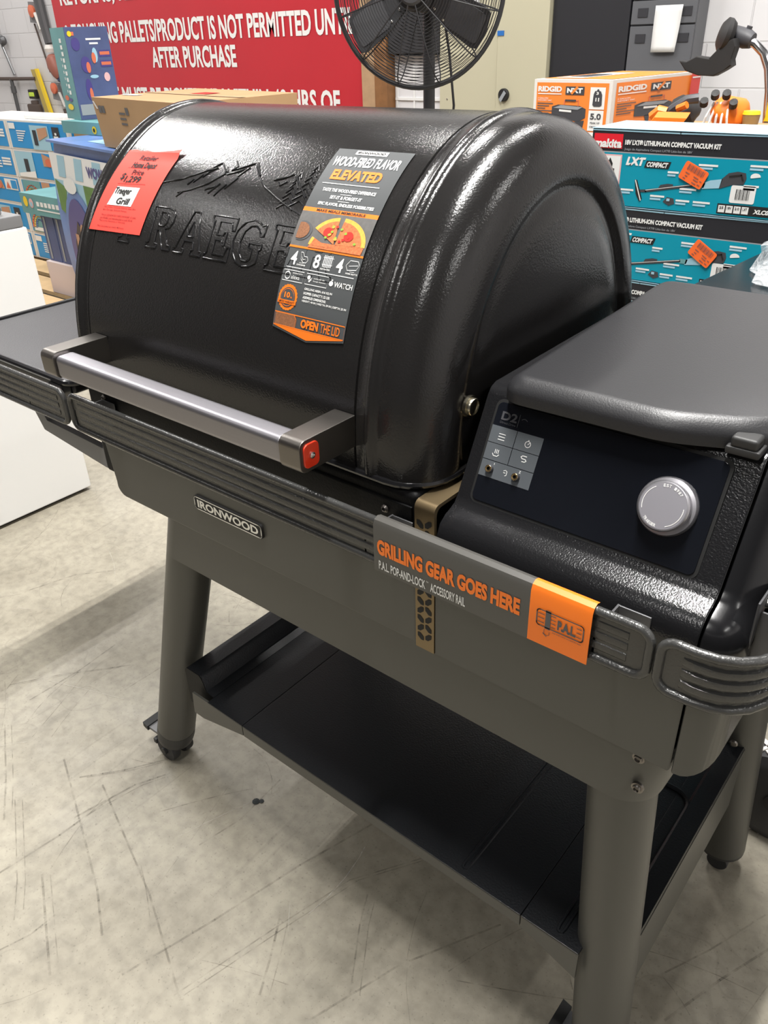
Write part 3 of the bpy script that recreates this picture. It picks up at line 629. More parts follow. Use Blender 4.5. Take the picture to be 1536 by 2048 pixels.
def ringtext(word, a0, a1, r, up):
    n = len(word)
    for k, ch in enumerate(word):
        if ch == ' ': continue
        a = a0 + (a1 - a0) * (k + 0.5) / n
        e = (math.cos(a), math.sin(a)); t = (math.sin(a), -math.cos(a))
        if not up: e = (-e[0], -e[1]); t = (-t[0], -t[1])
        c0 = (math.cos(a) * r, math.sin(a) * r)
        dm.text(ch, lambda u, v: dF(0.0003)(c0[0] + t[0] * u + e[0] * v, c0[1] + t[1] * u + e[1] * v), -0.0009, 0.0009, -0.0013, 0.0013, 2, 0.02)
ringtext('EST 1987', 1.85, 0.75, 0.0178, True)
ringtext('TRAEGER', -2.35, -1.60, 0.0178, False)
lab(dm.build('dial', ['silver', 'silver_face', 'white'], screen), 'round silver control dial')

# ---- hopper lid and latch button
LZ = lambda y: 0.980 + 0.040 * (y - 0.62)
def rnd(poly, rads, n=5):
    out = []; N = len(poly)
    for i in range(N):
        a, b, c_ = Vector(poly[i - 1]), Vector(poly[i]), Vector(poly[(i + 1) % N]); r = rads[i]
        if r <= 0: out.append(tuple(b)); continue
        u = (a - b).normalized(); w = (c_ - b).normalized()
        p0 = b + u * r; p1 = b + w * r
        for k in range(n + 1):
            t = k / n; out.append(tuple(p0 * (1 - t) ** 2 + b * 2 * t * (1 - t) + p1 * t * t))
    return out
lp = rnd([(-0.3765, 0.614), (-0.212, 0.617), (-0.137, 0.646), (-0.100, 0.690), (-0.100, 0.985), (-0.3765, 0.985)], [0.026, 0.022, 0.026, 0.026, 0.032, 0.032], 8)
def offp(poly, d):
    out = []; n = len(poly)
    for i in range(n):
        a, b, c_ = Vector(poly[i - 1]), Vector(poly[i]), Vector(poly[(i + 1) % n])
        e = (c_ - a).normalized(); out.append((b.x - e.y * d, b.y + e.x * d))
    return out
lr = []
for d, dz in ((0.010, -0.0250), (0.0, -0.0235), (0.0, -0.0145), (0.0010, -0.0110), (0.0040, -0.0066), (0.0095, -0.0022), (0.0125, -0.0006), (0.0155, 0.0)):
    lr.append([(x, y, LZ(y) + dz) for x, y in offp(lp, d)])
MB().loft(lr, 0, True).build('hopper_lid', 'lid', grill, ang=40, wn=False)
bt = MB().box(-0.166, -0.138, 0.628, 0.650, 0.956, 0.963, 0, 0.002).box(-0.163, -0.141, 0.629, 0.648, 0.962, 0.972, 0, 0.003, 3)
bt.build('lid_latch', 'rubber', grill)

# ---- accessory rails
def rail_geo(path, z0, z1, rib=True, ends=(0.02, 0.02)):
    """plate with rolled edge and pressed ribs following a plan path [(x, y)]"""
    b = MB(); n = len(path); L = [0.0]
    for a, c_ in zip(path[:-1], path[1:]): L.append(L[-1] + math.hypot(c_[0] - a[0], c_[1] - a[1]))
    T = L[-1]
    def at(s, out=0.0):
        s = max(0, min(T, s)); i = max(k for k in range(n - 1) if L[k] <= s + 1e-9)
        t = (s - L[i]) / (L[i + 1] - L[i]); a, c_ = path[i], path[i + 1]
        dx, dy = (c_[0] - a[0]) / (L[i + 1] - L[i]), (c_[1] - a[1]) / (L[i + 1] - L[i])
        return Vector((a[0] + (c_[0] - a[0]) * t + dy * out, a[1] + (c_[1] - a[1]) * t - dx * out, 0))
    f = lambda out: (lambda u, v: at(u, out) + Vector((0, 0, v)))
    ns = max(2, int(T / 0.012)) if n > 2 else 2
    b.grid(f(0.0), 0.003, T - 0.003, z0 + 0.003, z1 - 0.003, ns, 1); b.grid(f(-0.002), 0.003, T - 0.003, z0 + 0.003, z1 - 0.003, ns, 1)
    ed = []
    for u, v in rrect(0, T, z0, z1, 0.012, 5):
        ed.append((u, v))
    loop = []
    for (a, c_) in zip(ed, ed[1:] + ed[:1]):
        k = max(1, int(abs(c_[0] - a[0]) / 0.015)) if n > 2 else 1
        for q in range(k): loop.append(f(0.0)(a[0] + (c_[0] - a[0]) * q / k, a[1] + (c_[1] - a[1]) * q / k))
    b.tube(loop, 0.0042, 0, 10, closed=True)
    for k in range(3):
        z = z0 + (z1 - z0) * (0.27 + 0.23 * k); h = 0.0042
        pts = [(0.018, z)] + [(0.018 + (T - 0.036) * q / ns, z) for q in range(1, ns)] + [(T - 0.018, z)]
        rings = []
        for q, (u, v) in enumerate(pts):
            k2 = 0.25 if q in (0, len(pts) - 1) else 1.0
            rings.append([f(o_)(u, v + w) for o_, w in ((0.0, h), (0.0024 * k2, h * 0.75), (0.0032 * k2, 0), (0.0024 * k2, -h * 0.75), (0.0, -h))])
        b.loft(rings, 0, True)
    return b
rail = rail_geo([(-0.992, 0.5035), (-0.157, 0.5035)], 0.803, 0.851).build('accessory_rail', 'rail', grill, ang=45)
lab(rail, 'long ribbed accessory rail along the front')
def rail_bracket(x0, x1, par, y0=0.5487, armside=-1):
    b = MB().box(x0, x1, y0 - 0.002, y0, 0.800, 0.830, 0, 0.0008)
    xa = x0 if armside < 0 else x1
    b.box(xa - 0.001, xa + 0.001, 0.5035, y0, 0.806, 0.830, 0)
    q = b.build('rail_bracket', 'pipe_grey', par)
    MB().lathe([(0.0052, 0), (0.0052, 0.0015), (0.0035, 0.003), (0.0026, 0.0032), (0.0018, 0.001), (0.0001, 0.001)], ((x0 + x1) / 2 + 0.002, y0 - 0.002, 0.8165), (0, -1, 0), 0, 14).build('bolt', 'bracket', par)
rail_bracket(-0.204, -0.174, rail); rail_bracket(-0.457, -0.430, rail); rail_bracket(-0.985, -0.957, rail)
hk = [(-0.148, 0.5030), (-0.128, 0.5030)] + [(x, y) for x, y in arc(-0.120, 0.553, 0.050, -PI / 2 + 0.1, 0, 9)] + [(-0.070, 0.62), (-0.070, 0.70)]
hook = rail_geo(hk, 0.801, 0.850).build('corner_rail', 'rail', grill, ang=45)
lab(hook, 'short accessory rail bent round the right corner')
hb = MB().box(-0.1, -0.071, 0.585, 0.587, 0.80, 0.848, 0).box(-0.102, -0.100, 0.575, 0.62, 0.815, 0.862, 0, 0.0008)
hb.build('rail_bracket', 'pipe_grey', hook)
MB().cyl((-0.1, 0.598, 0.850), (-0.092, 0.598, 0.850), 0.005, mi=0, seg=12).build('bolt', 'chrome', hook)

# ---- left side shelf
ss = MB()
ss.box(-1.452, -1.056, 0.545, 1.02, 0.820, 0.8385, 0, 0.006, 3)
ss.tube([(x, y, 0.8375) for x, y in rrect(-1.455, -1.053, 0.542, 1.023, 0.02, 5)], 0.0048, 1, 8, closed=True)
ss.box(-1.45, -1.06, 0.5425, 0.5465, 0.775, 0.838, 1, 0.001)
side = ss.build('side_shelf', ['side_shelf', 'black_smooth'], grill)
lab(side, 'folding metal side shelf on the left')
srail = rail_geo([(-1.44, 0.5035), (-1.0085, 0.5035)], 0.803, 0.851).build('shelf_rail', 'rail', side, ang=45)
for x in (-1.112, -1.40):
    MB().box(x, x + .028, 0.5405, 0.5425, 0.800, 0.830, 0).box(x - .001, x + .001, 0.5035, 0.5425, 0.806, 0.830, 0).build('rail_bracket', 'pipe_grey', side)
for y in (0.575, 0.99):
    st = MB().prism([(-1.315, 0.822), (-1.290, 0.822), (-1.228, 0.724), (-1.00, 0.716), (-1.0, 0.684), (-1.07, 0.684), (-1.245, 0.702)], lambda u, v: (u, y, v), lambda u, v: (u, y + 0.012, v), 0, 0.001)
    st.build('shelf_strut', 'appl_grey', side)

# ================================================================== LABELS ON THE GRILL
# promotional label on the hood
U0, UW = -0.6325, 0.1025
def LF(off): return lambda u, s: hoodp(U0 + UW * u, s, off)
lb = MB()
n = 24
def strip(mi, off, u0, u1, s0, s1, nv=6, nu=1): lb.grid(LF(off), u0, u1, s0, s1, nu, nv, mi)
lb.grid(LF(.0010), 0, 1, .112, .3185, 1, 26, 0)
lb.poly([(0, .1122), (.5, .1036), (1, .1122)], LF(.0010), 0)
LF1, LF2, LF3 = LF(.0014), LF(.0018), LF(.0022)
lb.rect(LF1, .27, .69, .3105, .3165, 1); lb.text('IRONWOOD', LF2, .30, .66, .3119, .3151, 3, .03, .3)
lb.text('WOOD-FIRED FLAVOR', LF1, .05, .93, .2935, .3068, 1, .025, .02)
lb.text('ELEVATED', LF1, .14, .80, .2760, .2890, 2, .05, .02)
lb.line(LF1, [(.08, .2708), (.84, .2708)], .0009, 1)
lb.text('TASTE THE WOOD-FIRED DIFFERENCE', LF1, .13, .84, .2612, .2652, 1, .03); lb.line(LF1, [(.40, .2588), (.55, .2588)], .0006, 1)
lb.text('SET-IT & FORGET-IT', LF1, .28, .70, .2530, .2570, 1, .03); lb.line(LF1, [(.41, .2508), (.56, .2508)], .0006, 1)
lb.text('EPIC FLAVOR, ENDLESS POSSIBILITIES', LF1, .16, .90, .2446, .2488, 1, .03)
strip(2, .0014, 0, 1, .2367, .2412, 2); lb.text('MAKE MEALS MEMORABLE', LF2, .19, .84, .2376, .2404, 3, .02, .1)
strip(4, .0014, 0, 1, .1985, .2367, 6)
lb.disc(LF2, .10, .2150, .14, .0105, 5, 20, -1.9, 1.9); lb.disc(LF3, .09, .2150, .115, .0088, 10, 20, -1.95, 1.95)
def slice_(cu, cv, ru, rv, a0, a1):
    lb.poly([(cu, cv)] + [(cu + ru * math.cos(a0 + (a1 - a0) * k / 16), cv + rv * math.sin(a0 + (a1 - a0) * k / 16)) for k in range(17)], LF(.0018), 6)
    lb.poly([(cu, cv)] + [(cu + ru * .86 * math.cos(a0 + (a1 - a0) * k / 16), cv + rv * .86 * math.sin(a0 + (a1 - a0) * k / 16)) for k in range(17)], LF(.0021), 7)
slice_(.60, .2050, .38, .0285, .05, 1.53); slice_(.58, .2050, .36, .0285, 1.66, 2.62); slice_(.545, .2005, .30, .0235, 2.72, 3.1)
lb.poly([(.62, .1987), (.96, .1987), (.97, .2060), (.62, .2060)], LF(.0020), 7); lb.poly([(.25, .1987), (.62, .1987), (.62, .205), (.30, .2050)], LF(.0020), 7)
rr = random.Random(3)
for cu, cv in ((.46, .2165), (.74, .2150)): lb.disc(LF(.0024), cu, cv, .062, .0052, 8, 12)
for k in range(16):
    a = rr.uniform(.2, 2.6); q = rr.uniform(.2, .8)
    lb.disc(LF(.0026), .60 + .36 * q * math.cos(a), .2040 + .027 * q * math.sin(a), .019, .0014, 9 if k % 2 else (6 if k % 4 else 8), 7)
strip(2, .0014, 0, 1, .1964, .1985, 2)
for u, t in ((.07, '4'), (.39, '8'), (.70, '4')): lb.text(t, LF1, u, u + .085, .1786, .1930, 1, .02)
lb.line(LF1, [(.19, .1925), (.22, .1925), (.25, .1885), (.29, .1885), (.31, .1850), (.29, .1822), (.25, .1822), (.21, .1855)], .0007, 1, True); lb.line(LF1, [(.215, .188), (.24, .185), (.27, .186)], .0006, 1)
lb.line(LF1, rrect(.505, .645, .1840, .1912, .002), .0006, 1, True)
for k in range(6): lb.line(LF1, [(.522 + k * .0205, .1846), (.522 + k * .0205, .1906)], .010, 1)
lb.line(LF1, [(.82, .1870), (.86, .1925), (.96, .1925), (.985, .1890), (.96, .1838), (.85, .1825)], .0007, 1, True); lb.line(LF1, [(.86, .1868), (.97, .1885)], .0006, 1)
for u0, u1, t in ((.17, .29, 'CHICKENS'), (.50, .63, 'RIB RACKS'), (.84, 1 - .01, 'PORK BUTTS')): lb.text(t, LF1, u0, u1, .1786, .1802, 1, .03); lb.line(LF1, [((u0 + u1) / 2 - .03, .1815), ((u0 + u1) / 2 + .03, .1815)], .0004, 1)
lb.line(LF1, [(.04, .1757), (.96, .1757)], .0008, 1)
lb.line(LF1, rrect(.02, .31, .1615, .1725, .002, 3), .0007, 1, True); lb.line(LF1, rrect(.345, .645, .1615, .1725, .002, 3), .0007, 1, True)
lb.line(LF1, [(.085 + .036 * math.cos(t), .1670 + .0037 * math.sin(t)) for t in [2 * PI * k / 14 for k in range(14)]], .0014, 1, True)
lb.text('WORKS WITH', LF1, .15, .29, .1694, .1706, 1, .02); lb.text('alexa', LF1, .14, .26, .1640, .1680, 1)
for u, v, r in ((.385, .1686, .022), (.415, .1665, .010), (.40, .1650, .012), (.425, .1682, .006)): lb.disc(LF1, u, v, r, r * .1, 1, 10)
lb.text('works with the', LF1, .45, .60, .1677, .1692, 1, .01); lb.text('Google Assistant', LF1, .45, .625, .1648, .1664, 1, .01)
lb.disc(LF1, .693, .1668, .028, .0026, 1, 12); lb.disc(LF1, .700, .1704, .010, .0009, 1, 8); lb.text('WATCH', LF1, .735, .975, .1640, .1694, 1, .02)
bc = lambda r, k: (.155 + r * (1 + .06 * (k % 2)) * math.cos(2 * PI * k / 44), .1447 + r * .1025 * (1 + .06 * (k % 2)) * math.sin(2 * PI * k / 44))
lb.poly([bc(.128, k) for k in range(44)], LF(.0013), 2); lb.disc(LF(.0016), .155, .1447, .103, .0104, 0, 24); lb.line(LF2, [(.155 + .088 * math.cos(t), .1447 + .0089 * math.sin(t)) for t in [2 * PI * k / 24 for k in range(24)]], .0006, 2, True)
lb.text('10', LF2, .105, .185, .1440, .1500, 2, .04); lb.text('YR', LF2, .19, .22, .1440, .1458, 2, .02); lb.rect(LF(.0019), .025, .285, .1380, .1418, 2); lb.text('LIMITED WARRANTY', LF3, .04, .27, .1388, .1410, 3, .01)
for k, t in enumerate(('GRILLING AREA: 616 SQ IN', 'HOPPER CAPACITY: 22 LBS', 'ASSEMBLED DIMENSIONS:', 'HEIGHT: 48 IN | WIDTH: 59 IN | DEPTH: 25 IN')):
    lb.text(t, LF1, .36, (.74, .72, .68, .96)[k], (.1556, .1513, .1471, .1432)[k] - .0004, (.1556, .1513, .1471, .1432)[k] + .0023, 1, .03)
for k, (u0, u1) in enumerate(((.30, .64), (.03, .97))): lb.text('Traeger Pellet Grills, LLC. All rights reserved' if k else 'Traeger Pellet Grills', LF1, u0, u1, .1322 - k * .0016, .1331 - k * .0016, 5)
lb.line(LF1, [(.012, .1150), (.988, .1150), (.988, .1283), (.012, .1283)], .0010, 2, True)
lb.poly([(.025, .1155), (.33, .1155), (.335, .124), (.30, .1278), (.025, .1278)], LF1, 10); lb.line(LF2, [(.315, .1155), (.325, .124), (.295, .1278)], .0010, 2)
lb.text('OPEN', LF2, .40, .645, .1172, .1262, 2, .05); lb.text('THE LID', LF2, .675, .935, .1172, .1262, 2, .015)
lb.poly([(.012, .1143), (.5, .1055), (.988, .1143)], LF1, 2)
promo = lb.build('promo_label', ['label_grey', 'white', 'orange', 'ink', 'slate', 'ink_grey', 'crust', 'sauce', 'tomato', 'pepper', 'spice'], ang=180, wn=False)
tag(promo, 'tall grey and orange advertising label with a pizza picture on the grill lid', 'label')

# red price paper
def TG(off):
    def f(u, v):   # u 0..1 left to right, v 0..1 bottom to top
        xl = -0.998 + (0.016) * v; xr = -0.889 + 0.013 * v; sl = 0.1751 + (0.2937 - 0.1751) * v; s_ = sl + 0.0035 * u
        return hoodp(xl + (xr - xl) * u, s_, off + 0.0012 + 0.0025 * (v > 0.9) * u)
    return f
pg = MB()
N = 16
pg.grid(TG(0), 0, 1, 0, .94, 8, 16, 0)
top = [0, .012, -.010, -.006, -.022, -.018, -.008, .004, .02]
for k in range(8):
    u0, u1 = k / 8, (k + 1) / 8
    pg.add([TG(0)(u0, .94), TG(0)(u1, .94), TG(0)(u1, .965 + top[k + 1]), TG(0)(u0, .965 + top[k])], [(0, 1, 2, 3)], 0)
T1, T2 = TG(.0005), TG(.0009)
pg.text('Retailer', T1, .33, .66, .835, .900, 1, .02); pg.text('Home Depot', T1, .27, .72, .715, .810, 4, .03, .12); pg.line(T1, [(.22, .735), (.70, .742)], .004, 1)
pg.text('Price', T1, .36, .58, .650, .712, 1, .02); pg.text('$', T1, .19, .26, .575, .665, 4, .02, .1); pg.text('1,299', T1, .28, .58, .545, .635, 4, .025, .12); pg.line(T1, [(.20, .535), (.72, .545)], .004, 1)
pg.poly([(.225, .500), (.665, .500), (.655, .285), (.185, .285)], T1, 2)
pg.text('Traeger', T2, .22, .54, .395, .490, 4, .025, .08); pg.text('Grill', T2, .34, .58, .300, .375, 4, .025, .12)
for k, (t, w) in enumerate((('Mix of New, Customer Returns, Open Box,', .62), ('Box Damage, Refused Pickups.', .47), ('This is LIQUIDATED MERCHANDISE, all sales', .68), ('are FINAL and merchandise is sold AS-IS.', .64), ('There is no Guarantee or Warranty.', .52), ('Must be picked up within 48 hours', .52))):
    v = (.250, .218, .160, .128, .096, .036)[k]; pg.text(t, T1, .15, .15 + w, v, v + .022, 1)
tag(pg.build('price_paper', ['tag_red', 'tag_ink', 'white', 'tag_ink', 'ink'], ang=180, wn=False), 'torn red price paper with handwriting taped to the left of the lid', 'price tag')

# printed sleeve on the accessory rail
sl = MB()
RX0, RXM, RX1 = -0.4395, -0.2625, -0.2050
pf = [(0.5085, 0.8555), (0.5035, 0.8572), (0.4990, 0.8550), (0.4968, 0.8500)] + [(0.4962, 0.82)] + [(0.4962, 0.797)]
for x0, x1, mi in ((RX0, RXM, 0), (RXM, RX1, 1)):
    rings = [[(x, y, z) for y, z in pf + [(y + 0.0006, z) for y, z in pf[::-1]]] for x in (x0, x1)]
    sl.loft(rings, mi, True)
SF = lambda u, v: Vector((u, 0.4957, v))
# letters
sl.text('GRILLING GEAR GOES HERE', SF, -0.4345, -0.2715, 0.8180, 0.8362, 1, .052)
sl.text('P.A.L. POP-AND-LOCK', SF, -0.4330, -0.3750, 0.8008, 0.8112, 2, .018); sl.text('TM', SF, -0.3742, -0.3714, 0.8094, 0.8112, 2); sl.text('ACCESSORY RAIL', SF, -0.3690, -0.3290, 0.8008, 0.8112, 2, .018)
S2 = lambda u, v: Vector((u, 0.4957, v))
sl.line(S2, rrect(-0.2545, -0.2105, 0.8180, 0.8350, 0.003), 0.0011, 3, True)
for k in range(3): sl.line(S2, [(-0.2530, 0.8218 + k * .0045), (-0.2475, 0.8218 + k * .0045)], 0.0008, 3); sl.line(S2, [(-0.2165, 0.8218 + k * .0045), (-0.2125, 0.8218 + k * .0045)], 0.0008, 3)
for k in range(4): sl.line(S2, [(-0.2405, 0.8205 + k * .0040), (-0.2365, 0.8205 + k * .0040)], 0.0008, 3)
sl.rect(S2, -0.2462, -0.2412, 0.8165, 0.8365, 3); sl.line(S2, [(-0.2465, 0.8155), (-0.2465, 0.8110), (-0.2440, 0.8095), (-0.2415, 0.8110), (-0.2415, 0.8140)], 0.0004, 3); sl.line(S2, [(-0.2475, 0.8110), (-0.2440, 0.8085)], 0.0008, 3)
sl.text('P.A.L.', S2, -0.2345, -0.2170, 0.8205, 0.8310, 3, .05); sl.text('POP-AND-LOCK ACCESSORY RAIL', S2, -0.2385, -0.2115, 0.8148, 0.8160, 3)
tag(sl.build('rail_sleeve', ['sleeve', 'orange', 'white', 'ink_grey'], ang=40, wn=False), 'grey and orange printed sleeve reading GRILLING GEAR GOES HERE around the front rail', 'sleeve')

# ================================================================== LEFT SIDE
wa = thing('chest_appliance', 'large plain white appliance with a grey top standing left of the grill', 'appliance', (-2.64, 0.78, 0))
MB().box(-3.05, -2.24, 0.40, 1.139, 0.012, 0.835, 0, 0.006).box(-3.03, -2.26, 0.42, 1.12, 0.0, 0.012, 1).build('cabinet', ['appl_white', 'rubber'], wa)
MB().box(-3.05, -2.243, 0.40, 1.132, 0.8355, 0.868, 0, 0.004).box(-3.05, -2.285, 0.40, 1.10, 0.869, 0.902, 0, 0.004).build('grey_top', 'appl_grey', wa)

pl = thing('pallet', 'low wooden pallet on the floor carrying toy cartons', 'pallet', (-4.5, 2.6, 0))
for k in range(8): MB().box(-5.75, -3.1, 1.78 + k * 0.21, 1.94 + k * 0.21, 0.085, 0.105, 0).build('deck_board', 'pallet', pl)
for y in (1.8, 2.5, 3.2): MB().box(-5.75, -3.1, y, y + 0.09, 0.0, 0.085, 0).build('runner', 'pallet', pl)

ROWS = ['bottom row', 'second row from the bottom', 'middle row', 'fourth row up', 'top row']
def toy_carton(x0, x1, z0, z1, style, label):
    t = thing('toy_carton', label, 'box', ((x0 + x1) / 2, 2.8, z0), 'blue toy cartons on the pallet')
    MB().box(x0, x1, 2.6, 3.0, z0, z1, 0).build('carton', 'box_white', t)
    f = lambda u, v: (x0 + (x1 - x0) * u, 2.598, z0 + (z1 - z0) * v); f2 = lambda u, v: (x0 + (x1 - x0) * u, 2.596, z0 + (z1 - z0) * v); f3 = lambda u, v: (x0 + (x1 - x0) * u, 2.594, z0 + (z1 - z0) * v)
    g = lambda u, v: (x1 + 0.002, 2.6 + 0.4 * u, z0 + (z1 - z0) * v)
    b = MB().rect(f, .03, .97, .06, .94, 0).rect(g, .05, .95, .08, .92, 0)
    if style == 0:
        b.rect(f2, .04, .15, .70, .90, 1)
        for k in range(5): b.rect(f2, .16, .32 - .02 * k, .62 - .08 * k, .66 - .08 * k, 1)
        b.poly([(.40, .05), (.70, .05), (.70, .86), (.40, .86)], f2, 2); b.rect(f3, .44, .50, .2, .7, 5); b.poly([(.52, .35), (.68, .55), (.68, .82), (.52, .75)], f3, 4)
        b.rect(f2, .76, .87, .40, .84, 5); b.rect(f3, .78, .85, .48, .55, 1); b.rect(f3, .80, .83, .58, .66, 1)
    elif style == 1:
        b.rect(f2, .03, .34, .06, .94, 2); b.rect(f3, .18, .25, .25, .70, 5); b.poly([(.05, .06), (.34, .06), (.34, .30), (.05, .18)], f3, 1)
        b.poly([(.50, .50), (.70, .50), (.66, .80), (.50, .94)], f2, 4); b.disc(f3, .60, .64, .06, .14, 6, 12); b.rect(f2, .72, .95, .50, .90, 1); b.poly([(.74, .55), (.82, .55), (.78, .80)], f3, 6); b.rect(f3, .84, .94, .56, .86, 0)
    else:
        b.rect(f2, .05, .36, .06, .94, 3)
        for k, mi in enumerate((6, 7, 8)): b.line(f3, [(.20 + (.13 - .03 * k) * math.cos(a), .22 + (.56 - .12 * k) * math.sin(a)) for a in [PI * q / 12 for q in range(13)]], .028, mi)
        b.rect(f3, .08, .32, .10, .24, 1)
        b.poly([(.38, .40), (.52, .10), (.52, .94), (.38, .94)], f2, 4)
        for k in range(3): b.rect(f2, .60, .76, .30 + .1 * k, .35 + .1 * k, 1); b.rect(f2, .78, .94, .40 + .1 * k, .47 + .1 * k, 1)
    b.build('print', ['blue_box', 'white', 'blue_lt', 'teal_box', 'skin', 'mk_black', 'rainbow_r', 'rainbow_y', 'rainbow_b'], t, wn=False)
for r in range(5):
    z0 = 0.106 + r * 0.160
    toy_carton(-5.06, -4.405, z0, z0 + 0.158, (0, 2, 2, 1, 0)[r], 'bright blue toy carton, right column of the stack, ' + ROWS[r])
    toy_carton(-5.72, -5.066, z0, z0 + 0.158, (1, 0, 1, 2, 2)[r], 'bright blue toy carton at the left picture edge, ' + ROWS[r])
tag(MB().box(-4.95, -4.52, 2.66, 2.70, 0.905, 0.925, 0, 0.004).build('plastic_strip', 'appl_white'), 'short white plastic strip lying on top of the blue cartons', 'strip')

# upright game carton with a sea green edge
def oriented(o, ang):
    c_, s_ = math.cos(ang), math.sin(ang); o = Vector(o)
    X, Y = Vector((c_, s_, 0)), Vector((-s_, c_, 0))
    return X, Y
def carton_box(b, o, X, Y, w, d, h, mi=0):
    return b.obox(o, X * w, Y * d, Vector((0, 0, h)), mi)
def game_carton(name, o, ang, w, d, h, label, group=None, upright=True):
    X, Y = oriented(o, ang); t = thing(name, label, 'box', o, group); o = Vector(o)
    carton_box(MB(), o, X, Y, w, d, h).build('carton', 'indigo' if upright else 'teal_box', t)
    F = lambda off: (lambda u, v: o + X * (w * u) - Y * off + Vector((0, 0, h * v)))
    G = lambda off: (lambda u, v: o + Y * (d * (1 - u)) - X * off + Vector((0, 0, h * v)))
    b = MB()
    if upright:
        b.rect(G(.001), 0, 1, 0, 1, 0)
        for k in range(9): b.rect(G(.002), .54, .68, .28 + k * .07, .325 + k * .07, 1)
        for k in range(6): b.rect(G(.002), .42, .47, .30 + k * .07, .33 + k * .07, 1)
        b.disc(G(.003), .45, .14, .20, .035, 4, 16); b.disc(G(.003), .30, .24, .14, .03, 3, 12); b.disc(G(.003), .55, .22, .13, .02, 2, 12)
        b.disc(F(.002), .10, .93, .05, .03, 4, 12); b.rect(F(.002), .14, .20, .91, .95, 3); b.rect(F(.002), .45, .80, .86, .88, 1); b.rect(F(.002), .52, .72, .815, .835, 1)
        for cu, cv, ru, rv, mi in ((.20, .82, .10, .07, 2), (.36, .60, .12, .09, 2), (.40, .57, .05, .06, 3), (.56, .67, .05, .06, 3), (.60, .70, .06, .08, 7), (.33, .33, .08, .12, 2), (.36, .28, .04, .07, 3), (.80, .46, .07, .05, 6), (.50, .47, .10, .02, 7)): b.disc(F(.002 + .001 * (mi == 3)), cu, cv, ru, rv, mi, 14)
        for v in (.70, .59): b.rect(F(.002), .72, .95, v, v + .035, 3); b.rect(F(.0015), .70, .97, v - .02, v + .05, 2)
        b.rect(F(.0012), .04, .98, .05, .17, 5)
    else:
        for k in range(7): b.rect(F(.002), .37 + k * .087, .435 + k * .087, .45, .68, 1)
        b.rect(F(.002), .36, .98, .25, .32, 1)
        b.disc(F(.002), .12, .60, .05, .26, 4, 14); b.disc(F(.002), .25, .55, .05, .24, 6, 12); b.disc(F(.003), .25, .50, .03, .12, 7, 10)
    b.build('print', ['teal_box', 'white', 'purple', 'rainbow_r', 'yellow', 'grey_print', 'pink', 'blue_lt'], t, wn=False)
    return t
game_carton('game_carton', (-3.915, 2.40, 0.949), 1.361, 0.21, 0.19, 0.39, 'tall indigo game carton with sea green spine standing in front of the red banner')
def green_carton(o, X, Y, w, d, h, label):
    t = thing('flat_carton', label, 'box', o); o = Vector(o)
    carton_box(MB(), o, X, Y, w, d, h).build('carton', 'teal_box', t)
    F = lambda u, v: o + X * (w * u) - Y * .002 + Vector((0, 0, h * v))
    F3 = lambda u, v: o + X * (w * u) - Y * .004 + Vector((0, 0, h * v))
    b = MB().disc(F, .84, .40, .055, .32, 0, 14).disc(F3, .84, .40, .025, .16, 1, 10)
    b.build('print', ['yellow', 'ink', 'white'], t, wn=False)
X, Y = oriented((0, 0, 0), -0.03)
green_carton((-4.02, 2.35, 0.894), X, Y, 0.35, 0.32, 0.054, 'flat sea green carton lying under the tall indigo game carton')
tag(MB().box(-4.30, -3.80, 2.57, 2.95, 0.106, 0.8935, 0, 0.004).build('plain_carton', 'card'), 'plain tall brown carton hidden under the sea green carton', 'box')

# large pool float packs with a brown box on top
fd = Vector((0.535, -0.095, 0)); ang_f = math.atan2(-0.139, 0.77)
fo = Vector((-3.83, 2.16, 0.106)); FX = Vector((math.cos(ang_f), math.sin(ang_f), 0)); FY = Vector((-FX.y, FX.x, 0))
fp_ = thing('pool_float_pack', 'big glossy blue pool float package under the brown box', 'package', fo)
W_, D_, H_ = 1.25, 0.16, 0.775
b = MB(); rings = []
for k in range(9):
    z = H_ * k / 8; ins = (0.0, -.01, -.02, -.024, -.024, -.022, -.016, -.005, 0.012)[k]; lean = 0.03 * k / 8
    rings.append([fo + FX * (ins + .0) + FY * (ins - lean * 0) + Vector((0, 0, z)), fo + FX * (W_ - ins) + FY * ins + Vector((0, 0, z)), fo + FX * (W_ - ins) + FY * (.46 - ins) + Vector((0, 0, z)), fo + FX * ins + FY * (.46 - ins) + Vector((0, 0, z))])
b.loft(rings, 0, True).build('bag', 'float_blue', fp_)
FF = lambda off: (lambda u, v: fo + FX * (W_ * u) + FY * (-.028 - off) + Vector((0, 0, H_ * v)))
b = MB()
b.rect(FF(0.0), .02, .98, .80, .95, 1); b.rect(FF(.0), .02, .98, .66, .80, 6); b.rect(FF(.001), .30, .52, .60, .80, 2); b.poly([(.03, .62), (.08, .60), (.13, .76), (.03, .80)], FF(.001), 2)
for k in range(6): b.poly([(.08 + k * .16, .82), (.15 + k * .16, .82), (.17 + k * .16, .94), (.10 + k * .16, .94)], FF(.001), 6)
b.text('WOW', FF(.002), .36, .50, .85, .91, 4, .05)
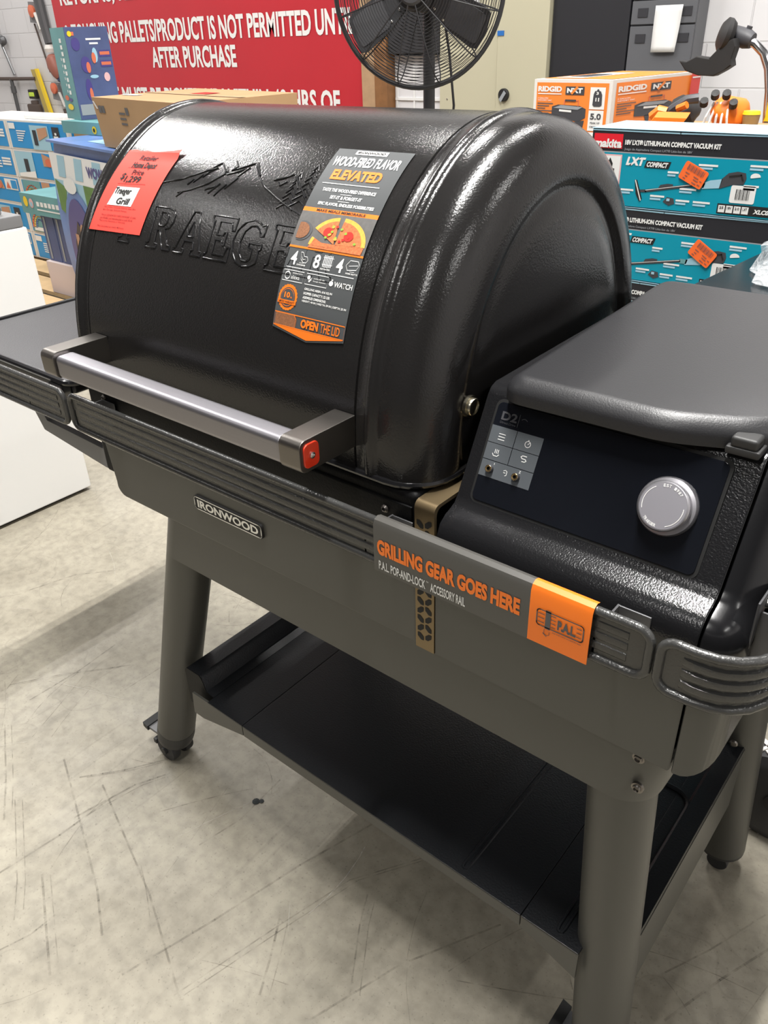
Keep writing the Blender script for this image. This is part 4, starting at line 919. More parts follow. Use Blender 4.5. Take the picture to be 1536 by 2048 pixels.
for c_ in (.20, .72):
    b.disc(FF(.003), c_, .40, .155, .36, 0, 28); b.disc(FF(.005), c_ - .005, .41, .125, .30, 4, 28); b.poly([(c_ - .09, .12), (c_ + .06, .10), (c_ + .08, .42), (c_ - .02, .58), (c_ - .08, .44)], FF(.007), 7)
    b.poly([(c_ - .06, .20), (c_ - .02, .18), (c_ - .03, .50), (c_ - .06, .50)], FF(.009), 5); b.disc(FF(.009), c_ + .04, .34, .05, .10, 1, 14); b.disc(FF(.009), c_ + .02, .52, .022, .05, 5, 12); b.disc(FF(.006), c_ - .02, .78, .06, .045, 1, 14)
b.build('print', ['float_blue', 'white', 'green', 'navy', 'purple', 'skin', 'blue_lt', 'brown_iron'], fp_, wn=False)
b = MB().obox(fo + FX * .0 + FY * -.02 + Vector((0, 0, H_ + .001)), FX * W_, FY * .5, Vector((0, 0, .010)), 0)
b.obox(fo + FX * .30 + FY * .06 + Vector((0, 0, H_ + .0115)), FX * .5, FY * .2, Vector((0, 0, .002)), 1)
b.build('header_card', ['float_blue', 'blue_lt'], fp_)
co = Vector((-3.276, 2.072, 0.896)); cA, cB, cD = Vector((-3.276, 2.072, 1.08)), Vector((-3.508, 2.606, 1.08)), Vector((-2.506, 1.933, 1.08))
cx_ = Vector((0.984, -0.178, 0)); cy_ = Vector((-0.39, 0.92, 0)).normalized(); cy_ = Vector((-cx_.y, cx_.x, 0)) * 0.72 + cy_ * 0.28; cy_.normalize()
cb = thing('cardboard_box', 'plain brown cardboard box lying on the blue pool float package', 'box', (-2.9, 2.2, 0.896))
b = MB(); CW, CD, CH = 0.785, 0.55, 0.184; lo_ = co + Vector((0.035, 0.0, 0))
top4 = [cA, cA + cx_ * CW, cA + cx_ * CW + cy_ * CD, cA + cy_ * CD]; bot4 = [lo_ - Vector((0, 0, 0)), lo_ + cx_ * (CW - .03), lo_ + cx_ * (CW - .03) + cy_ * (CD - .02), lo_ + cy_ * (CD - .02)]
b.add(bot4 + top4, [(0, 3, 2, 1), (4, 5, 6, 7), (0, 1, 5, 4), (1, 2, 6, 5), (2, 3, 7, 6), (3, 0, 4, 7)], 0)
ff = lambda u, v: bot4[0] * (1 - v) + top4[0] * v + cx_ * (CW * u) - cy_ * .002
for u0 in (.06, .10, .38): b.rect(ff, u0, u0 + .035, .70, .84, 1)
for k in range(3): b.rect(ff, .30, .37, .50 + k * .1, .54 + k * .1, 1)
tf = lambda u, v: cA + cx_ * (CW * u) + cy_ * (CD * v) + Vector((0, 0, .002))
b.rect(tf, .0, 1, .47, .53, 2); b.rect(tf, .42, .58, .55, .70, 3); b.rect(tf, .05, .22, .22, .30, 4); b.line(ff, [(.015, .92), (.045, .78)], .02, 4)
b.build('carton', ['card', 'ink_grey', 'wood_lt', 'tomato', 'box_white'], cb)

# flat game box, two slim cartons and a pale carton in front of the blue stack
X, Y = oriented((0, 0, 0), -0.02)
game_carton('game_box', (-4.325, 2.2, 0.513), -0.02, 0.44, 0.32, 0.10, 'flat sea green game box on slim dark cartons beside the blue stack', None, False)
for k, x0 in enumerate((-4.20, -4.075)):
    t = thing('slim_carton', ('left' if k == 0 else 'right') + ' of two slim dark upright cartons under the flat game box', 'box', (x0, 2.24, 0.276), 'slim dark cartons')
    MB().box(x0, x0 + .118, 2.22, 2.52, 0.276, 0.5125, 0, 0.002).build('carton', 'indigo', t)
    MB().rect(lambda u, v: (x0 + .118 * u, 2.2185, 0.276 + .236 * v), .18, .32, .05, .95, 0).build('print', ['grey_print', 'blue_lt'], t, wn=False)
tag(MB().box(-4.215, -3.93, 2.2, 2.55, 0.106, 0.2755, 0, 0.003).build('pale_carton', 'pink_wash'), 'small pale pinkish carton at the bottom under the slim dark cartons', 'box')
tag(MB().tube([(-4.34 + .02 * k, 2.03 + .02 * math.sin(k * 1.7), .118 + .012 * (k % 2)) for k in range(8)], .010, 0, 8).build('strap', 'tomato'), 'scrap of red strap lying on the pallet edge', 'strap')

# ================================================================== BACK WALL
BY = 4.585
bnr = MB(); bf_ = lambda off: (lambda u, v: (u, 4.56 - off, v))
bnr.box(-7.54, -3.88, 4.56, 4.575, 0.50, 2.55, 0)
B1 = bf_(.004)
bnr.text('RETURNS, REFUNDS, OR EXCHANGES', B1, -7.40, -4.30, 1.545, 1.695, 1, .03)
bnr.text('& TOUCHING PALLETS/PRODUCT IS NOT PERMITTED UNTIL', B1, -7.42, -4.00, 1.275, 1.428, 1, .03)
bnr.text('AFTER PURCHASE', B1, -6.215, -5.185, 1.090, 1.238, 1, .03)
bnr.text('PRODUCT MUST BE PICKED UP WITHIN 48 HRS OF', B1, -7.42, -4.165, 0.800, 0.950, 1, .03)
for x in (-7.50, -5.7, -3.92): bnr.disc(B1, x, 2.50, .018, .018, 2, 14)
tag(bnr.build('wall_banner', ['banner', 'white', 'galv'], wn=False), 'large red banner with white store rules lettering on the back wall', 'banner')
# wall furniture left of the banner
t = thing('wall_conduit', 'thin galvanised conduit with a dark elbow running down the wall at the far left', 'pipe', (-8.5, 4.5, 1))
MB().tube([(-8.62, 4.56, 1.62), (-8.57, 4.56, 1.28), (-8.47, 4.56, 1.04)], .014, 0, 10).build('upper_pipe', 'galv', t)
MB().tube([(-8.9, 4.555, 1.005), (-8.47, 4.555, 1.005), (-8.09, 4.555, 1.008)], .016, 0, 10).build('cross_pipe', 'brown_iron', t)
MB().tube([(-8.545, 4.555, 1.005), (-8.545, 4.555, 0.30)], .018, 0, 10).lathe([(.026, 0), (.026, .06)], (-8.545, 4.555, .88), (0, 0, 1), 0, 12).build('lower_pipe', 'pipe_grey', t)
MB().lathe([(.035, 0), (.045, .02), (.03, .05), (.0001, .05)], (-8.53, 4.575, 1.33), (0, -1, 0), 0, 16).build('junction_box', 'pipe_grey', t)
t = thing('clamp_tool', 'brown iron clamp with a lime green vial hanging on the wall above the cartons', 'tool', (-8.18, 4.5, 0.8))
MB().box(-8.32, -8.10, 4.53, 4.575, 0.70, 0.79, 0, .015).box(-8.25, -8.14, 4.54, 4.57, .78, .82, 0, .01).build('body', 'brown_iron', t)
MB().box(-8.25, -8.12, 4.535, 4.575, .835, .915, 0, .008).build('vial_frame', 'ink', t); MB().box(-8.23, -8.14, 4.528, 4.54, .855, .892, 0, .006).build('vial', mat('lime_vial', (.55, .75, .05), .3), t)
t = thing('long_level', 'long yellow spirit level leaning on the wall behind the blue cartons', 'level', (-7.98, 4.5, .66))
MB().obox((-8.06, 4.55, 1.09), (.045, 0, 0), (0, .02, 0), (.115, 0, -.46), 0).build('edge', 'yellow', t)
MB().obox((-8.14, 4.556, 1.085), (.08, 0, 0), (0, .012, 0), (.105, 0, -.43), 0).build('web', 'yellow_dk', t)
t = thing('hand_saw', 'long dark hand tool with orange knob hung beside the banner, upper one', 'tool', (-7.78, 4.5, 1.5))
MB().tube([(-7.74, 4.55, 1.68), (-7.72, 4.55, 1.44), (-7.695, 4.55, 1.29)], .042, 0, 10).build('shaft', 'pipe_grey', t)
MB().obox((-7.93, 4.54, 1.46), (.13, 0, -.01), (0, .03, 0), (.03, 0, .16), 0).build('grip', 'appl_grey', t)
MB().lathe([(.0001, 0), (.045, .0), (.05, .02), (.0001, .03)], (-7.845, 4.54, 1.545), (0, -1, 0), 0, 16).build('knob', 'rainbow_r', t)
MB().tube([(-7.80, 4.53, 1.53), (-7.75, 4.53, 1.40)], .016, 0, 8).build('lever', 'box_white', t)
MB().tube([(-7.90, 4.56, 1.45), (-7.88, 4.57, 1.30), (-7.82, 4.57, 1.06)], .008, 0, 6).build('cable', 'brown_iron', t)
t = thing('grinder_tool', 'dark power tool with brown red body hung on the wall beside the banner, middle one', 'tool', (-7.68, 4.5, 1.15))
MB().lathe([(.03, 0), (.06, .03), (.07, .10), (.05, .17), (.03, .20)], (-7.70, 4.54, 1.20), (.35, 0, -1), 0, 14).build('body', 'red_band', t)
MB().lathe([(.035, 0), (.045, .03), (.035, .06)], (-7.70, 4.54, 1.22), (0, 0, 1), 0, 12).build('collar', 'box_white', t)
MB().box(-7.66, -7.56, 4.52, 4.575, .98, 1.08, 0, .02).build('handle', 'navy', t)
t = thing('rotary_tool', 'grey tool with an orange knob hung on the wall beside the game carton, lower one', 'tool', (-7.70, 4.5, .95))
MB().obox((-7.80, 4.53, .84), (.16, 0, -.02), (0, .04, 0), (.02, 0, .14), 0).build('body', 'appl_grey', t)
MB().lathe([(.0001, 0), (.045, .0), (.045, .02), (.0001, .03)], (-7.735, 4.53, .93), (0, -1, 0), 0, 16).build('knob', 'rainbow_r', t)
MB().tube([(-7.64, 4.54, .96), (-7.56, 4.54, .80)], .03, 0, 8).build('shaft', 'pipe_grey', t); MB().obox((-7.68, 4.52, .90), (.03, 0, 0), (0, .01, 0), (.05, 0, -.12), 0).build('lever', 'box_white', t)
t = thing('pistol_tool', 'brown pistol shaped tool hanging lowest on the wall beside the game carton', 'tool', (-7.6, 4.5, .7))
MB().prism([(-7.68, .76), (-7.54, .77), (-7.48, .62), (-7.46, .54), (-7.54, .54), (-7.56, .62), (-7.66, .66)], lambda u, v: (u, 4.53, v), lambda u, v: (u, 4.575, v), 0, .01).build('body', 'brown_iron', t)

# posts, white panel, cabinets
tag(MB().box(-3.875, -3.762, 4.46, 4.58, 0, 2.6, 0).build('timber_post', 'wood_lt'), 'pale timber post right beside the red banner', 'post')
tag(MB().box(-3.758, -3.656, 4.45, 4.58, 0, 2.6, 0).build('timber_post', 'wood'), 'dark brown timber post behind the fan', 'post')
t = thing('panel_door', 'white panelled board behind the fan pole', 'board', (-3.45, 4.5, 0))
MB().box(-3.652, -3.25, 4.53, 4.575, 0, 1.15, 0).build('board', 'wall_white', t)
for x in (-3.64, -3.50, -3.42): MB().box(x, x + .012, 4.522, 4.53, .1, 1.1, 0).build('bead', 'appl_white', t)
MB().box(-3.645, -3.26, 4.52, 4.53, .90, .915, 0).build('bead', 'appl_white', t)
tag(MB().box(-3.65, -3.25, 4.46, 4.58, 1.16, 2.6, 0, .005).build('wall_cabinet', 'fan_dark'), 'dark grey wall cabinet above the white panelled board', 'cabinet')
t = thing('utility_cabinet', 'tall beige metal cabinet with a black round handle behind the grill lid', 'cabinet', (-2.85, 4.5, 0))
MB().box(-3.219, -2.817, 4.42, 4.585, 0, 2.4, 0, .004).build('body', 'beige', t)
MB().box(-2.813, -2.494, 4.41, 4.585, 0, 2.4, 0, .004).build('door', 'beige', t)
hk_ = MB().lathe([(.034, 0), (.034, .012), (.030, .018), (.0001, .018)], (-2.754, 4.41, .948), (0, -1, 0), 0, 24).build('handle', 'ink', t)
MB().obox((-2.777, 4.388, .926), (.014, 0, -.014), (0, .004, 0), (.032, 0, .045), 0).build('grip', 'grey_print', hk_)
MB().box(-2.813, -2.771, 4.406, 4.41, 1.241, 1.265, 0).build('tape', 'blue_tape', t)
MB().box(-3.009, -2.947, 4.416, 4.42, 1.373, 1.59, 0).build('paper_note', 'appl_white', t)
MB().lathe([(.004, 0), (.004, .004), (.0001, .004)], (-3.162, 4.42, .92), (0, -1, 0), 0, 10).build('screw', 'galv', t)
tag(MB().box(-2.489, -2.053, 4.44, 4.585, 0, 2.4, 0, .004).build('metal_locker', 'cab_black'), 'plain black metal locker between the beige cabinet and grey drawers', 'cabinet')
t = thing('drawer_cabinet', 'grey drawer cabinet with dark recessed pulls behind the orange vacuum carton', 'cabinet', (-1.88, 4.5, 0))
MB().box(-2.049, -1.711, 4.455, 4.585, 0, 2.4, 0, .004).build('body', 'cab_grey', t)
for z0, z1 in ((1.267, 1.370), (1.374, 1.534), (1.54, 1.76), (0.849, 1.262)):
    d = MB().box(-2.045, -1.715, 4.443, 4.455, z0 + .003, z1, 0, .002).build('drawer', 'cab_grey', t)
    zz = z1 - .05 if z0 > 1.2 else 1.209
    for x in (-1.985, -1.762): MB().box(x - .026, x + .026, 4.439, 4.4435, zz - .019, zz + .019, 0).build('pull', 'cab_grey_dk', d)
for k in range(3): MB().box(-2.045, -1.715, 4.444, 4.455, .53 + k * .103, .62 + k * .103, 0, .002).build('drawer', 'cab_grey', t)
pp = MB(); pf_ = lambda u, v: (-1.913 + .123 * u + .012 * v * u - .002 * (1 - v), 4.428 - .006 * math.sin(3 * u + 2 * v) - .012 * u * (v > .6) * (v - .6), 1.148 + .199 * v)
pp.grid(pf_, 0, 1, 0, 1, 5, 8, 0)
o = pp.build('paper_sheet', 'appl_white', ang=60, wn=False); m2 = o.modifiers.new('t', 'SOLIDIFY'); m2.thickness = .001
tag(o, 'white paper sheet hung over the grey drawers', 'paper')

# pedestal fan
fc = Vector((-2.375, 3.1, 1.425)); fn = Vector((0.32, -0.94, -0.06)).normalized(); fu = Vector((0, 0, 1)).cross(fn).normalized(); fv = fn.cross(fu)
fan = thing('pedestal_fan', 'large black pedestal fan with wire cage in front of the beige cabinet', 'fan', (-2.375, 3.25, 0))
def fpnt(r, a, h): return fc + fu * (r * math.cos(a)) + fv * (r * math.sin(a)) + fn * h
RF = 0.365
cg = MB()
cg.tube([fpnt(RF, 2 * PI * k / 64, 0) for k in range(64)], .010, 0, 8, closed=True)
for side, hh in ((1, .075), (-1, .085)):
    for j in range(25):
        r = .075 + (RF - .085) * j / 24; h = side * hh * math.sqrt(max(0, 1 - (r / RF) ** 2.4))
        cg.tube([fpnt(r, 2 * PI * k / 44, h) for k in range(44)], .0013 if side > 0 else .0016, 0, 4, closed=True)
    for k in range(12):
        a = 2 * PI * k / 12 + .26
        cg.tube([fpnt(RF * q, a, side * hh * math.sqrt(max(0, 1 - q ** 2.4))) for q in (.16, .35, .55, .75, .9, 1.0)], .0030, 0, 5)
cg.build('cage', 'fan_dark', fan, wn=False)
hb = MB().lathe([(.0001, .082), (.05, .082), (.060, .074), (.06, .06)], fc, fn, 0, 28); hb.build('badge', 'fan_blade', fan)
MB().obox(fc + fn * .083 - fu * .040 - fv * .022, fu * .08, fv * .034, fn * .003, 0).build('maker_plate', 'white', fan)
hub = MB().lathe([(.085, -.05), (.085, .02), (.07, .035), (.0001, .035)], fc, fn, 0, 28).build('hub', 'fan_dark', fan)
for k, a in enumerate((-2.62, -0.52, 1.57)):
    e = fu * math.cos(a) + fv * math.sin(a); w = fn.cross(e); tw = (w * math.cos(.35) + fn * math.sin(.35)).normalized(); nn = e.cross(tw).normalized()
    base = fc + fn * .0
    q = lambda u, v, off: base + e * u + tw * v + nn * off
    pg_ = [(.06, -.035), (.16, -.075), (.30, -.088), (.328, -.076), (.338, .0), (.328, .076), (.30, .088), (.16, .075), (.06, .035)]
    bl = MB().prism(pg_, lambda u, v: q(u, v, -.003), lambda u, v: q(u, v, .003), 0)
    bl.prism(rrect(.155, .318, -.066, .066, .02, 3), lambda u, v: q(u, v, .002), lambda u, v: q(u, v, .007), 1, .003)
    b2 = bl.build('blade', ['fan_dark', 'fan_blade'], fan)
    sc_ = MB()
    for u, v in ((.10, -.03), (.10, .03), (.15, -.05), (.15, .05)): sc_.lathe([(.006, 0), (.006, .003), (.0001, .005)], q(u, v, .003), nn, 0, 8)
    sc_.build('rivets', 'chrome', b2)
MB().lathe([(.075, -.09), (.095, -.11), (.095, -.24), (.07, -.27), (.0001, -.27)], fc, fn, 0, 28).build('motor', 'fan_dark', fan)
pb = fc - fn * .16
MB().cyl((pb.x, pb.y, .05), (pb.x, pb.y, pb.z), .026, mi=0, seg=20).lathe([(.032, 0), (.032, .12), (.026, .13)], (pb.x, pb.y, .8), (0, 0, 1), 0, 20).build('pole', 'fan_dark', fan)
MB().lathe([(.26, 0), (.26, .03), (.2, .05), (.03, .07), (.03, .1)], (pb.x, pb.y, 0), (0, 0, 1), 0, 36).build('base', 'fan_dark', fan)
MB().tube([pb + Vector((.06, 0, -.02)), pb + Vector((.11, 0, -.25)), pb + Vector((.13, .01, -.45)), pb + Vector((.10, .01, -.75)), Vector((pb.x + .05, pb.y, .3)), Vector((pb.x + .12, pb.y + .1, .02))], .006, 0, 6).build('cord', 'fan_dark', fan)

# ================================================================== RIGHT BACKGROUND
RY = 1.80
def makita(k, z0, dx, label, stick):
    H = .1575; x0 = -.890 + dx; x1 = x0 + .60
    t = thing('vacuum_carton', label, 'box', ((x0 + x1) / 2, RY + .085, z0), 'teal vacuum cartons in the stack')
    MB().box(x0, x1, RY, RY + .17, z0, z0 + H, 0, .002).build('carton', 'mk_black', t)
    P = lambda off: (lambda u, v: (x0 + u, RY - off, z0 + v))
    A, B, D = P(.0008), P(.0016), P(.0024)
    b = MB()
    b.rect(A, .001, .599, .002, .110, 0); b.rect(A, .001, .599, .110, .1125, 4)
    b.rect(A, .006, .074, .118, .1475, 1); b.text('makita', B, .008, .072, .1195, .1375, 2, .045, .08)
    b.text('18V LXT\u00ae LITHIUM-ION COMPACT VACUUM KIT', B, .080, .288, .1268, .1375, 2, .05, .02); b.text('Juego de Aspiradora Compact LXT\u00ae Litio-Ion de 18V', B, .080, .230, .1150, .1212, 4, .01)
    b.rect(B, .004, .077, .022, .1065, 3); b.rect(D, .007, .074, .025, .1035, 2)
    b.rect(P(.003), .018, .031, .078, .098, 5); b.rect(P(.003), .010, .050, .055, .075, 5); b.rect(P(.003), .036, .062, .060, .078, 5); b.poly([(.044, .080), (.056, .080), (.057, .088), (.050, .100), (.044, .088)], P(.003), 5); b.text('UN3481', P(.003), .022, .056, .040, .051, 5, .02)
    b.text('LXT', B, .087, .128, .0865, .1035, 2, .06, .25); b.text('COMPACT', D, .1345, .181, .0855, .0960, 2, .05, .25); b.poly([(.130, .0838), (.184, .0838), (.189, .098), (.134, .098)], B, 5)
    # the pictured stick vacuum
    b.poly([(.112, .058), (.118, .058), (.134, .020), (.128, .014), (.118, .030)], B, 5); b.line(D, [(.1145, .057), (.131, .017)], .0025, 6)
    b.line(B, [(.128, .036), (.140, .037), (.250, .057)], .0055, 7); b.line(D, [(.140, .0385), (.250, .0585)], .0012, 6); b.poly([(.168, .045), (.20, .051), (.20, .0545), (.188, .055), (.172, .0515)], D, 7)
    b.poly([(.250, .052), (.265, .052), (.268, .062), (.250, .062)], B, 8); b.poly([(.262, .050), (.297, .054), (.302, .072), (.278, .068), (.264, .062)], B, 9)
    b.poly([(.297, .053), (.322, .062), (.345, .064), (.349, .076), (.346, .086), (.330, .088), (.312, .084), (.300, .072)], B, 7); b.line(D, [(.315, .078), (.338, .082), (.343, .072)], .003, 5)
    for u, v, w in ((.082, .034, .03), (.152, .026, .032), (.215, .045, .036), (.248, .094, .04), (.210, .021, .03), (.248, .021, .036), (.352, .098, .035), (.346, .060, .03), (.184, .076, .024), (.178, .098, .006)):
        if w < .01: continue
        b.rect(B, u, u + w, v, v + .004, 2); b.rect(B, u, u + w * .75, v - .006, v - .002, 10)
    b.poly([(.182, .018), (.196, .011), (.208, .016), (.205, .026), (.190, .028)], B, 7); b.rect(D, .190, .197, .020, .0255, 9); b.disc(B, .366, .080, .010, .007, 2, 12, 0, 3.6)
    b.poly(rrect(.322, .372, .028, .062, .004, 3), B, 2)
    for k2 in range(12): b.rect(D, .333 + k2 * .0024, .333 + k2 * .0024 + (.0009 if k2 % 3 else .0016), .035, .055, 5)
    b.rect(B, .300, .420, .0055, .025, 5)
    for k2 in range(4): b.rect(D, .303 + k2 * .016, .3165 + k2 * .016, .008, .022, 2); b.text(('25', '18V', '2.0', 'LXT')[k2], P(.003), .305 + k2 * .016, .314 + k2 * .016, .015, .020, 5, .02)
    b.text('XLC02', D, .374, .41, .010, .019, 2, .05, .2)
    b.line(A, [(.002, .1545), (.2, .1535), (.42, .1555), (.6, .154)], .003, 10)
    b.build('print', ['mk_teal', 'mk_red', 'white', 'pink', 'grey_print', 'ink', 'box_white', 'dk_print', 'teal_box', 'blue_lt', 'mk_pale'], t, wn=False)
    MB().box(x0 - .001, x1 + .001, RY - .002, RY + .172, z0 + H, z0 + H + .0008, 0).build('tape', 'mk_pale', t)
    if stick:
        su, sv, ra = stick; ca, sa = math.cos(ra), math.sin(ra)
        Q = lambda off: (lambda u, v: (x0 + su + u * ca - v * sa, RY - off, z0 + sv + u * sa + v * ca))
        s_ = MB().prism(rrect(-.0275, .0275, -.0185, .0185, .004, 3), Q(.0035), Q(.0042), 0)
        for k2 in range(15): s_.rect(Q(.0048), -.019 + k2 * .0027, -.019 + k2 * .0027 + (.0018 if k2 % 3 == 0 else .0010), .004, .0155, 1)
        for u, v, w in ((-.018, -.003, .010), (.002, -.003, .012), (-.016, -.009, .006), (.004, -.008, .012), (.018, -.005, .005), (-.018, -.0145, .006), (.004, -.0145, .010), (.017, -.013, .006)): s_.rect(Q(.0048), u, u + w, v, v + .002, 1)
        lab(s_.build('barcode_sticker', ['sticker', 'red_band'], t, wn=False), 'orange barcode sticker')
for k in range(6):
    z0 = .121 + k * .1585
    labs = ['teal and black vacuum carton on the wooden pallet, lowest of the stack', 'teal and black vacuum carton, second from the bottom of the stack', 'teal and black vacuum carton, third from the bottom, behind the hopper', 'teal and black vacuum carton just below the two stickered ones',
            'teal vacuum carton with tilted orange sticker, second from the top', 'topmost teal and black vacuum carton showing its red maker mark']
    makita(k, z0, (-.04, -.05, -.03, -.045, -.011, 0)[k], labs[k], {5: (.241, .076, -.42), 4: (.298, .079, -.56)}.get(k))
p2_ = thing('pallet', 'wooden pallet under the teal vacuum cartons', 'pallet', (-.6, 1.95, 0))
for k in range(2): MB().box(-1.0, -.25, 1.80 + k * .090, 1.88 + k * .090, .098, .12, 0).build('deck_board', 'pallet', p2_)
for x in (-.98, -.66, -.34): MB().box(x, x + .07, 1.80, 1.97, 0, .098, 0).build('runner', 'pallet', p2_)

# orange vacuum carton
ro = Vector((-1.439, 2.48, .935)); ra_ = math.atan2(2.447 - 2.48, -1.161 + 1.439); RX = Vector((math.cos(ra_), math.sin(ra_), 0)); RYv = Vector((-RX.y, RX.x, 0))
RW, RD, RH = .281, .50, .195
t = thing('shop_vacuum_carton', 'orange and white shop vacuum carton standing behind the teal stack', 'box', (-1.3, 2.7, .935))
MB().obox(ro, RX * RW, RYv * RD, (0, 0, RH), 0).build('carton', 'box_white', t)
def ridface(b, P, wf):
    A, B, D = P(.001), P(.002), P(.003)
    W2 = wf
    b.rect(A, .04, .96, .02, .955, 0)
    b.text('RIDGID', B, .06, .375, .825, .905, 1, .05); b.rect(B, .06, .375, .79, .805, 1)
    b.text('NXT', D, .445, .645, .815, .885, 1, .06); b.rect(B, .425, .665, .79, .905, 2); b.line(P(.0035), [(.51, .81), (.575, .895)], .03, 0)
    b.text('3 GALLON', B, .06, .20, .725, .745, 1, .01); b.text('WET/DRY VAC', B, .06, .25, .695, .715, 1, .01)
    for k in range(5): b.rect(B, .06, .27 - .05 * (k % 3), .655 - k * .035, .668 - k * .035, 3)
    # pictured vacuum
    b.poly([(.26, .46), (.62, .42), (.70, .48), (.70, .60), (.62, .64), (.34, .65), (.26, .62)], B, 2); b.poly([(.28, .60), (.60, .585), (.66, .625), (.38, .645)], D, 4); b.poly([(.36, .555), (.52, .545), (.52, .575), (.36, .585)], D, 1)
    b.poly([(.56, .20), (.66, .22), (.69, .44), (.57, .42)], B, 2); b.poly([(.40, .38), (.44, .34), (.44, .46), (.38, .46)], B, 2); b.rect(B, .32, .53, .24, .285, 3); b.text('RIDGID', D, .37, .47, .25, .275, 1, .02)
    b.line(B, [(.42, .64), (.42, .71), (.60, .71), (.60, .63)], .012, 5); b.rect(D, .43, .57, .70, .725, 2)
    if wf > .9:
        b.rect(B, .74, .925, .60, .90, 1); b.poly([(.78, .66), (.785, .80), (.80, .85), (.82, .85), (.83, .875), (.845, .875), (.855, .85), (.87, .85), (.89, .80), (.895, .66), (.87, .64), (.80, .64)], D, 2); b.text('3', P(.004), .82, .85, .80, .84, 1, .04); b.text('11', P(.004), .815, .86, .71, .76, 1, .05)
        b.rect(B, .74, .925, .30, .585, 1); b.text('5.0', D, .765, .90, .46, .545, 2, .03); b.text('PEAK HP', D, .77, .89, .40, .425, 2, .02); b.text('CRETE HP', D, .765, .895, .345, .37, 2, .02)
        b.rect(B, .70, .96, .02, .28, 1)
    else:
        b.rect(B, .85, .94, .30, .60, 1); b.rect(B, .85, .94, .05, .28, 1); b.text('3', D, .87, .92, .48, .56, 2, .03); b.text('5.0', D, .86, .93, .2, .25, 2, .02)
b = MB(); ridface(b, lambda off: (lambda u, v: ro + RX * (RW * u) - RYv * off + Vector((0, 0, RH * v))), 1.0)
Gd = lambda off: (lambda u, v: ro + RX * (RW + off) + RYv * (RD * u) + Vector((0, 0, RH * v)))
ridface(b, Gd, .5)
Tp = lambda off: (lambda u, v: ro + RX * (RW * u) + RYv * (RD * v) + Vector((0, 0, RH + off)))
b.rect(Tp(.001), .05, .95, .05, .95, 0); b.rect(Tp(.002), .15, .5, .1, .7, 1); b.rect(Tp(.003), .2, .45, .2, .5, 2)
b.build('print', ['box_orange', 'white', 'dk_print', 'ink_grey', 'grey_print', 'rainbow_r'], t, wn=False)
MB().rect(Gd(.006), .90, 1.02, .66, .985, 0).rect(Gd(.0065), .90, 1.02, .52, .66, 1).rect(Gd(.007), .91, 1.01, .91, .93, 1).rect(Gd(.007), .95, .98, .55, .60, 2).build('tag_label', ['tomato', 'white', 'dk_print'], t, wn=False)
t = thing('cardboard_box', 'big plain cardboard box under the orange shop vacuum carton', 'box', (-1.2, 2.75, 0))
MB().box(-1.50, -1.05, 2.44, 3.04, .001, .933, 0, .004).build('carton', 'card', t)
# cardboard tray with orange gear
t = thing('cardboard_box', 'open cardboard box holding orange gear against the white wall', 'box', (-.85, 2.4, 0))
MB().box(-1.0, -.62, 2.20, 2.62, .001, 1.015, 0, .003).box(-1.0, -.62, 2.20, 2.205, 1.015, 1.04, 0).build('carton', 'card', t)
rg = random.Random(11)
def pillow(o, r3, rz, name, m_, label, cat, group=None, extra=None):
    b = bmesh.new(); bmesh.ops.create_icosphere(b, subdivisions=3, radius=1)
    for v in b.verts:
        p = v.co; k = 1 + .10 * math.sin(5 * p.x + 3 * p.y) * math.cos(4 * p.z + 2 * p.x)
        sq = max(abs(p.x), abs(p.y), abs(p.z)); v.co = Vector((p.x * r3[0], p.y * r3[1], p.z * r3[2])) * (k * (.75 + .25 / max(.58, sq)))
    bmesh.ops.transform(b, matrix=Matrix.Translation(o) @ Matrix.Rotation(rz[1], 4, 'Y') @ Matrix.Rotation(rz[0], 4, 'Z'), verts=b.verts)
    t = thing(name, label, cat, o, group); MB().bm(b).build('body', m_, t, ang=60)
    for e, (pts, r, mm) in enumerate(extra or []): MB().tube(pts, r, 0, 8).build('strap', mm, t)
    return t
pillow((-.92, 2.40, 1.058), (.04, .08, .035), (.3, .25), 'gear_bag', 'ink', 'black rolled gear bag with orange tabs beside the orange carton', 'bag', None,
       [([(-.945, 2.27, 1.035), (-.90, 2.27, 1.075), (-.87, 2.28, 1.095), (-.845, 2.29, 1.098)], .012, 'dk_print'), ([(-.95, 2.26, 1.055), (-.93, 2.255, 1.07), (-.915, 2.26, 1.065)], .014, 'orange'), ([(-.885, 2.26, 1.075), (-.86, 2.255, 1.085)], .009, 'orange'), ([(-.95, 2.25, 1.03), (-.90, 2.25, 1.05), (-.865, 2.25, 1.055)], .014, 'ink')])
t = pillow((-.765, 2.30, 1.062), (.045, .06, .042), (.2, 0), 'gear_bundle', 'orange', 'orange bundle with white streaks and black caps on the cardboard box', 'bundle')
for k in range(5): MB().tube([(-.808 + k * .016, 2.238 - .004 * (k % 2), 1.03), (-.800 + k * .013, 2.236, 1.06), (-.792 + k * .009, 2.256, 1.092)], .003, 0, 6).build('streak', 'box_white', t)
for x, z in ((-.742, 1.083), (-.762, 1.103), (-.79, 1.102), (-.815, 1.085)): MB().lathe([(.0001, 0), (.010, .002), (.010, .018), (.0001, .020)], (x, 2.25, z), (.2, -.6, .6), 0, 10).build('cap', 'ink', t)
tag(MB().obox((-.935, 2.209, 1.042), (.085, 0, 0), (0, .02, .012), (.012, 0, .016), 0).build('orange_pouch', 'orange'), 'small flat orange pouch in front of the orange bundle', 'pouch')
t = thing('plastic_tub', 'small amber tub at the right end of the orange gear', 'tub', (-.735, 2.3, 1.016))
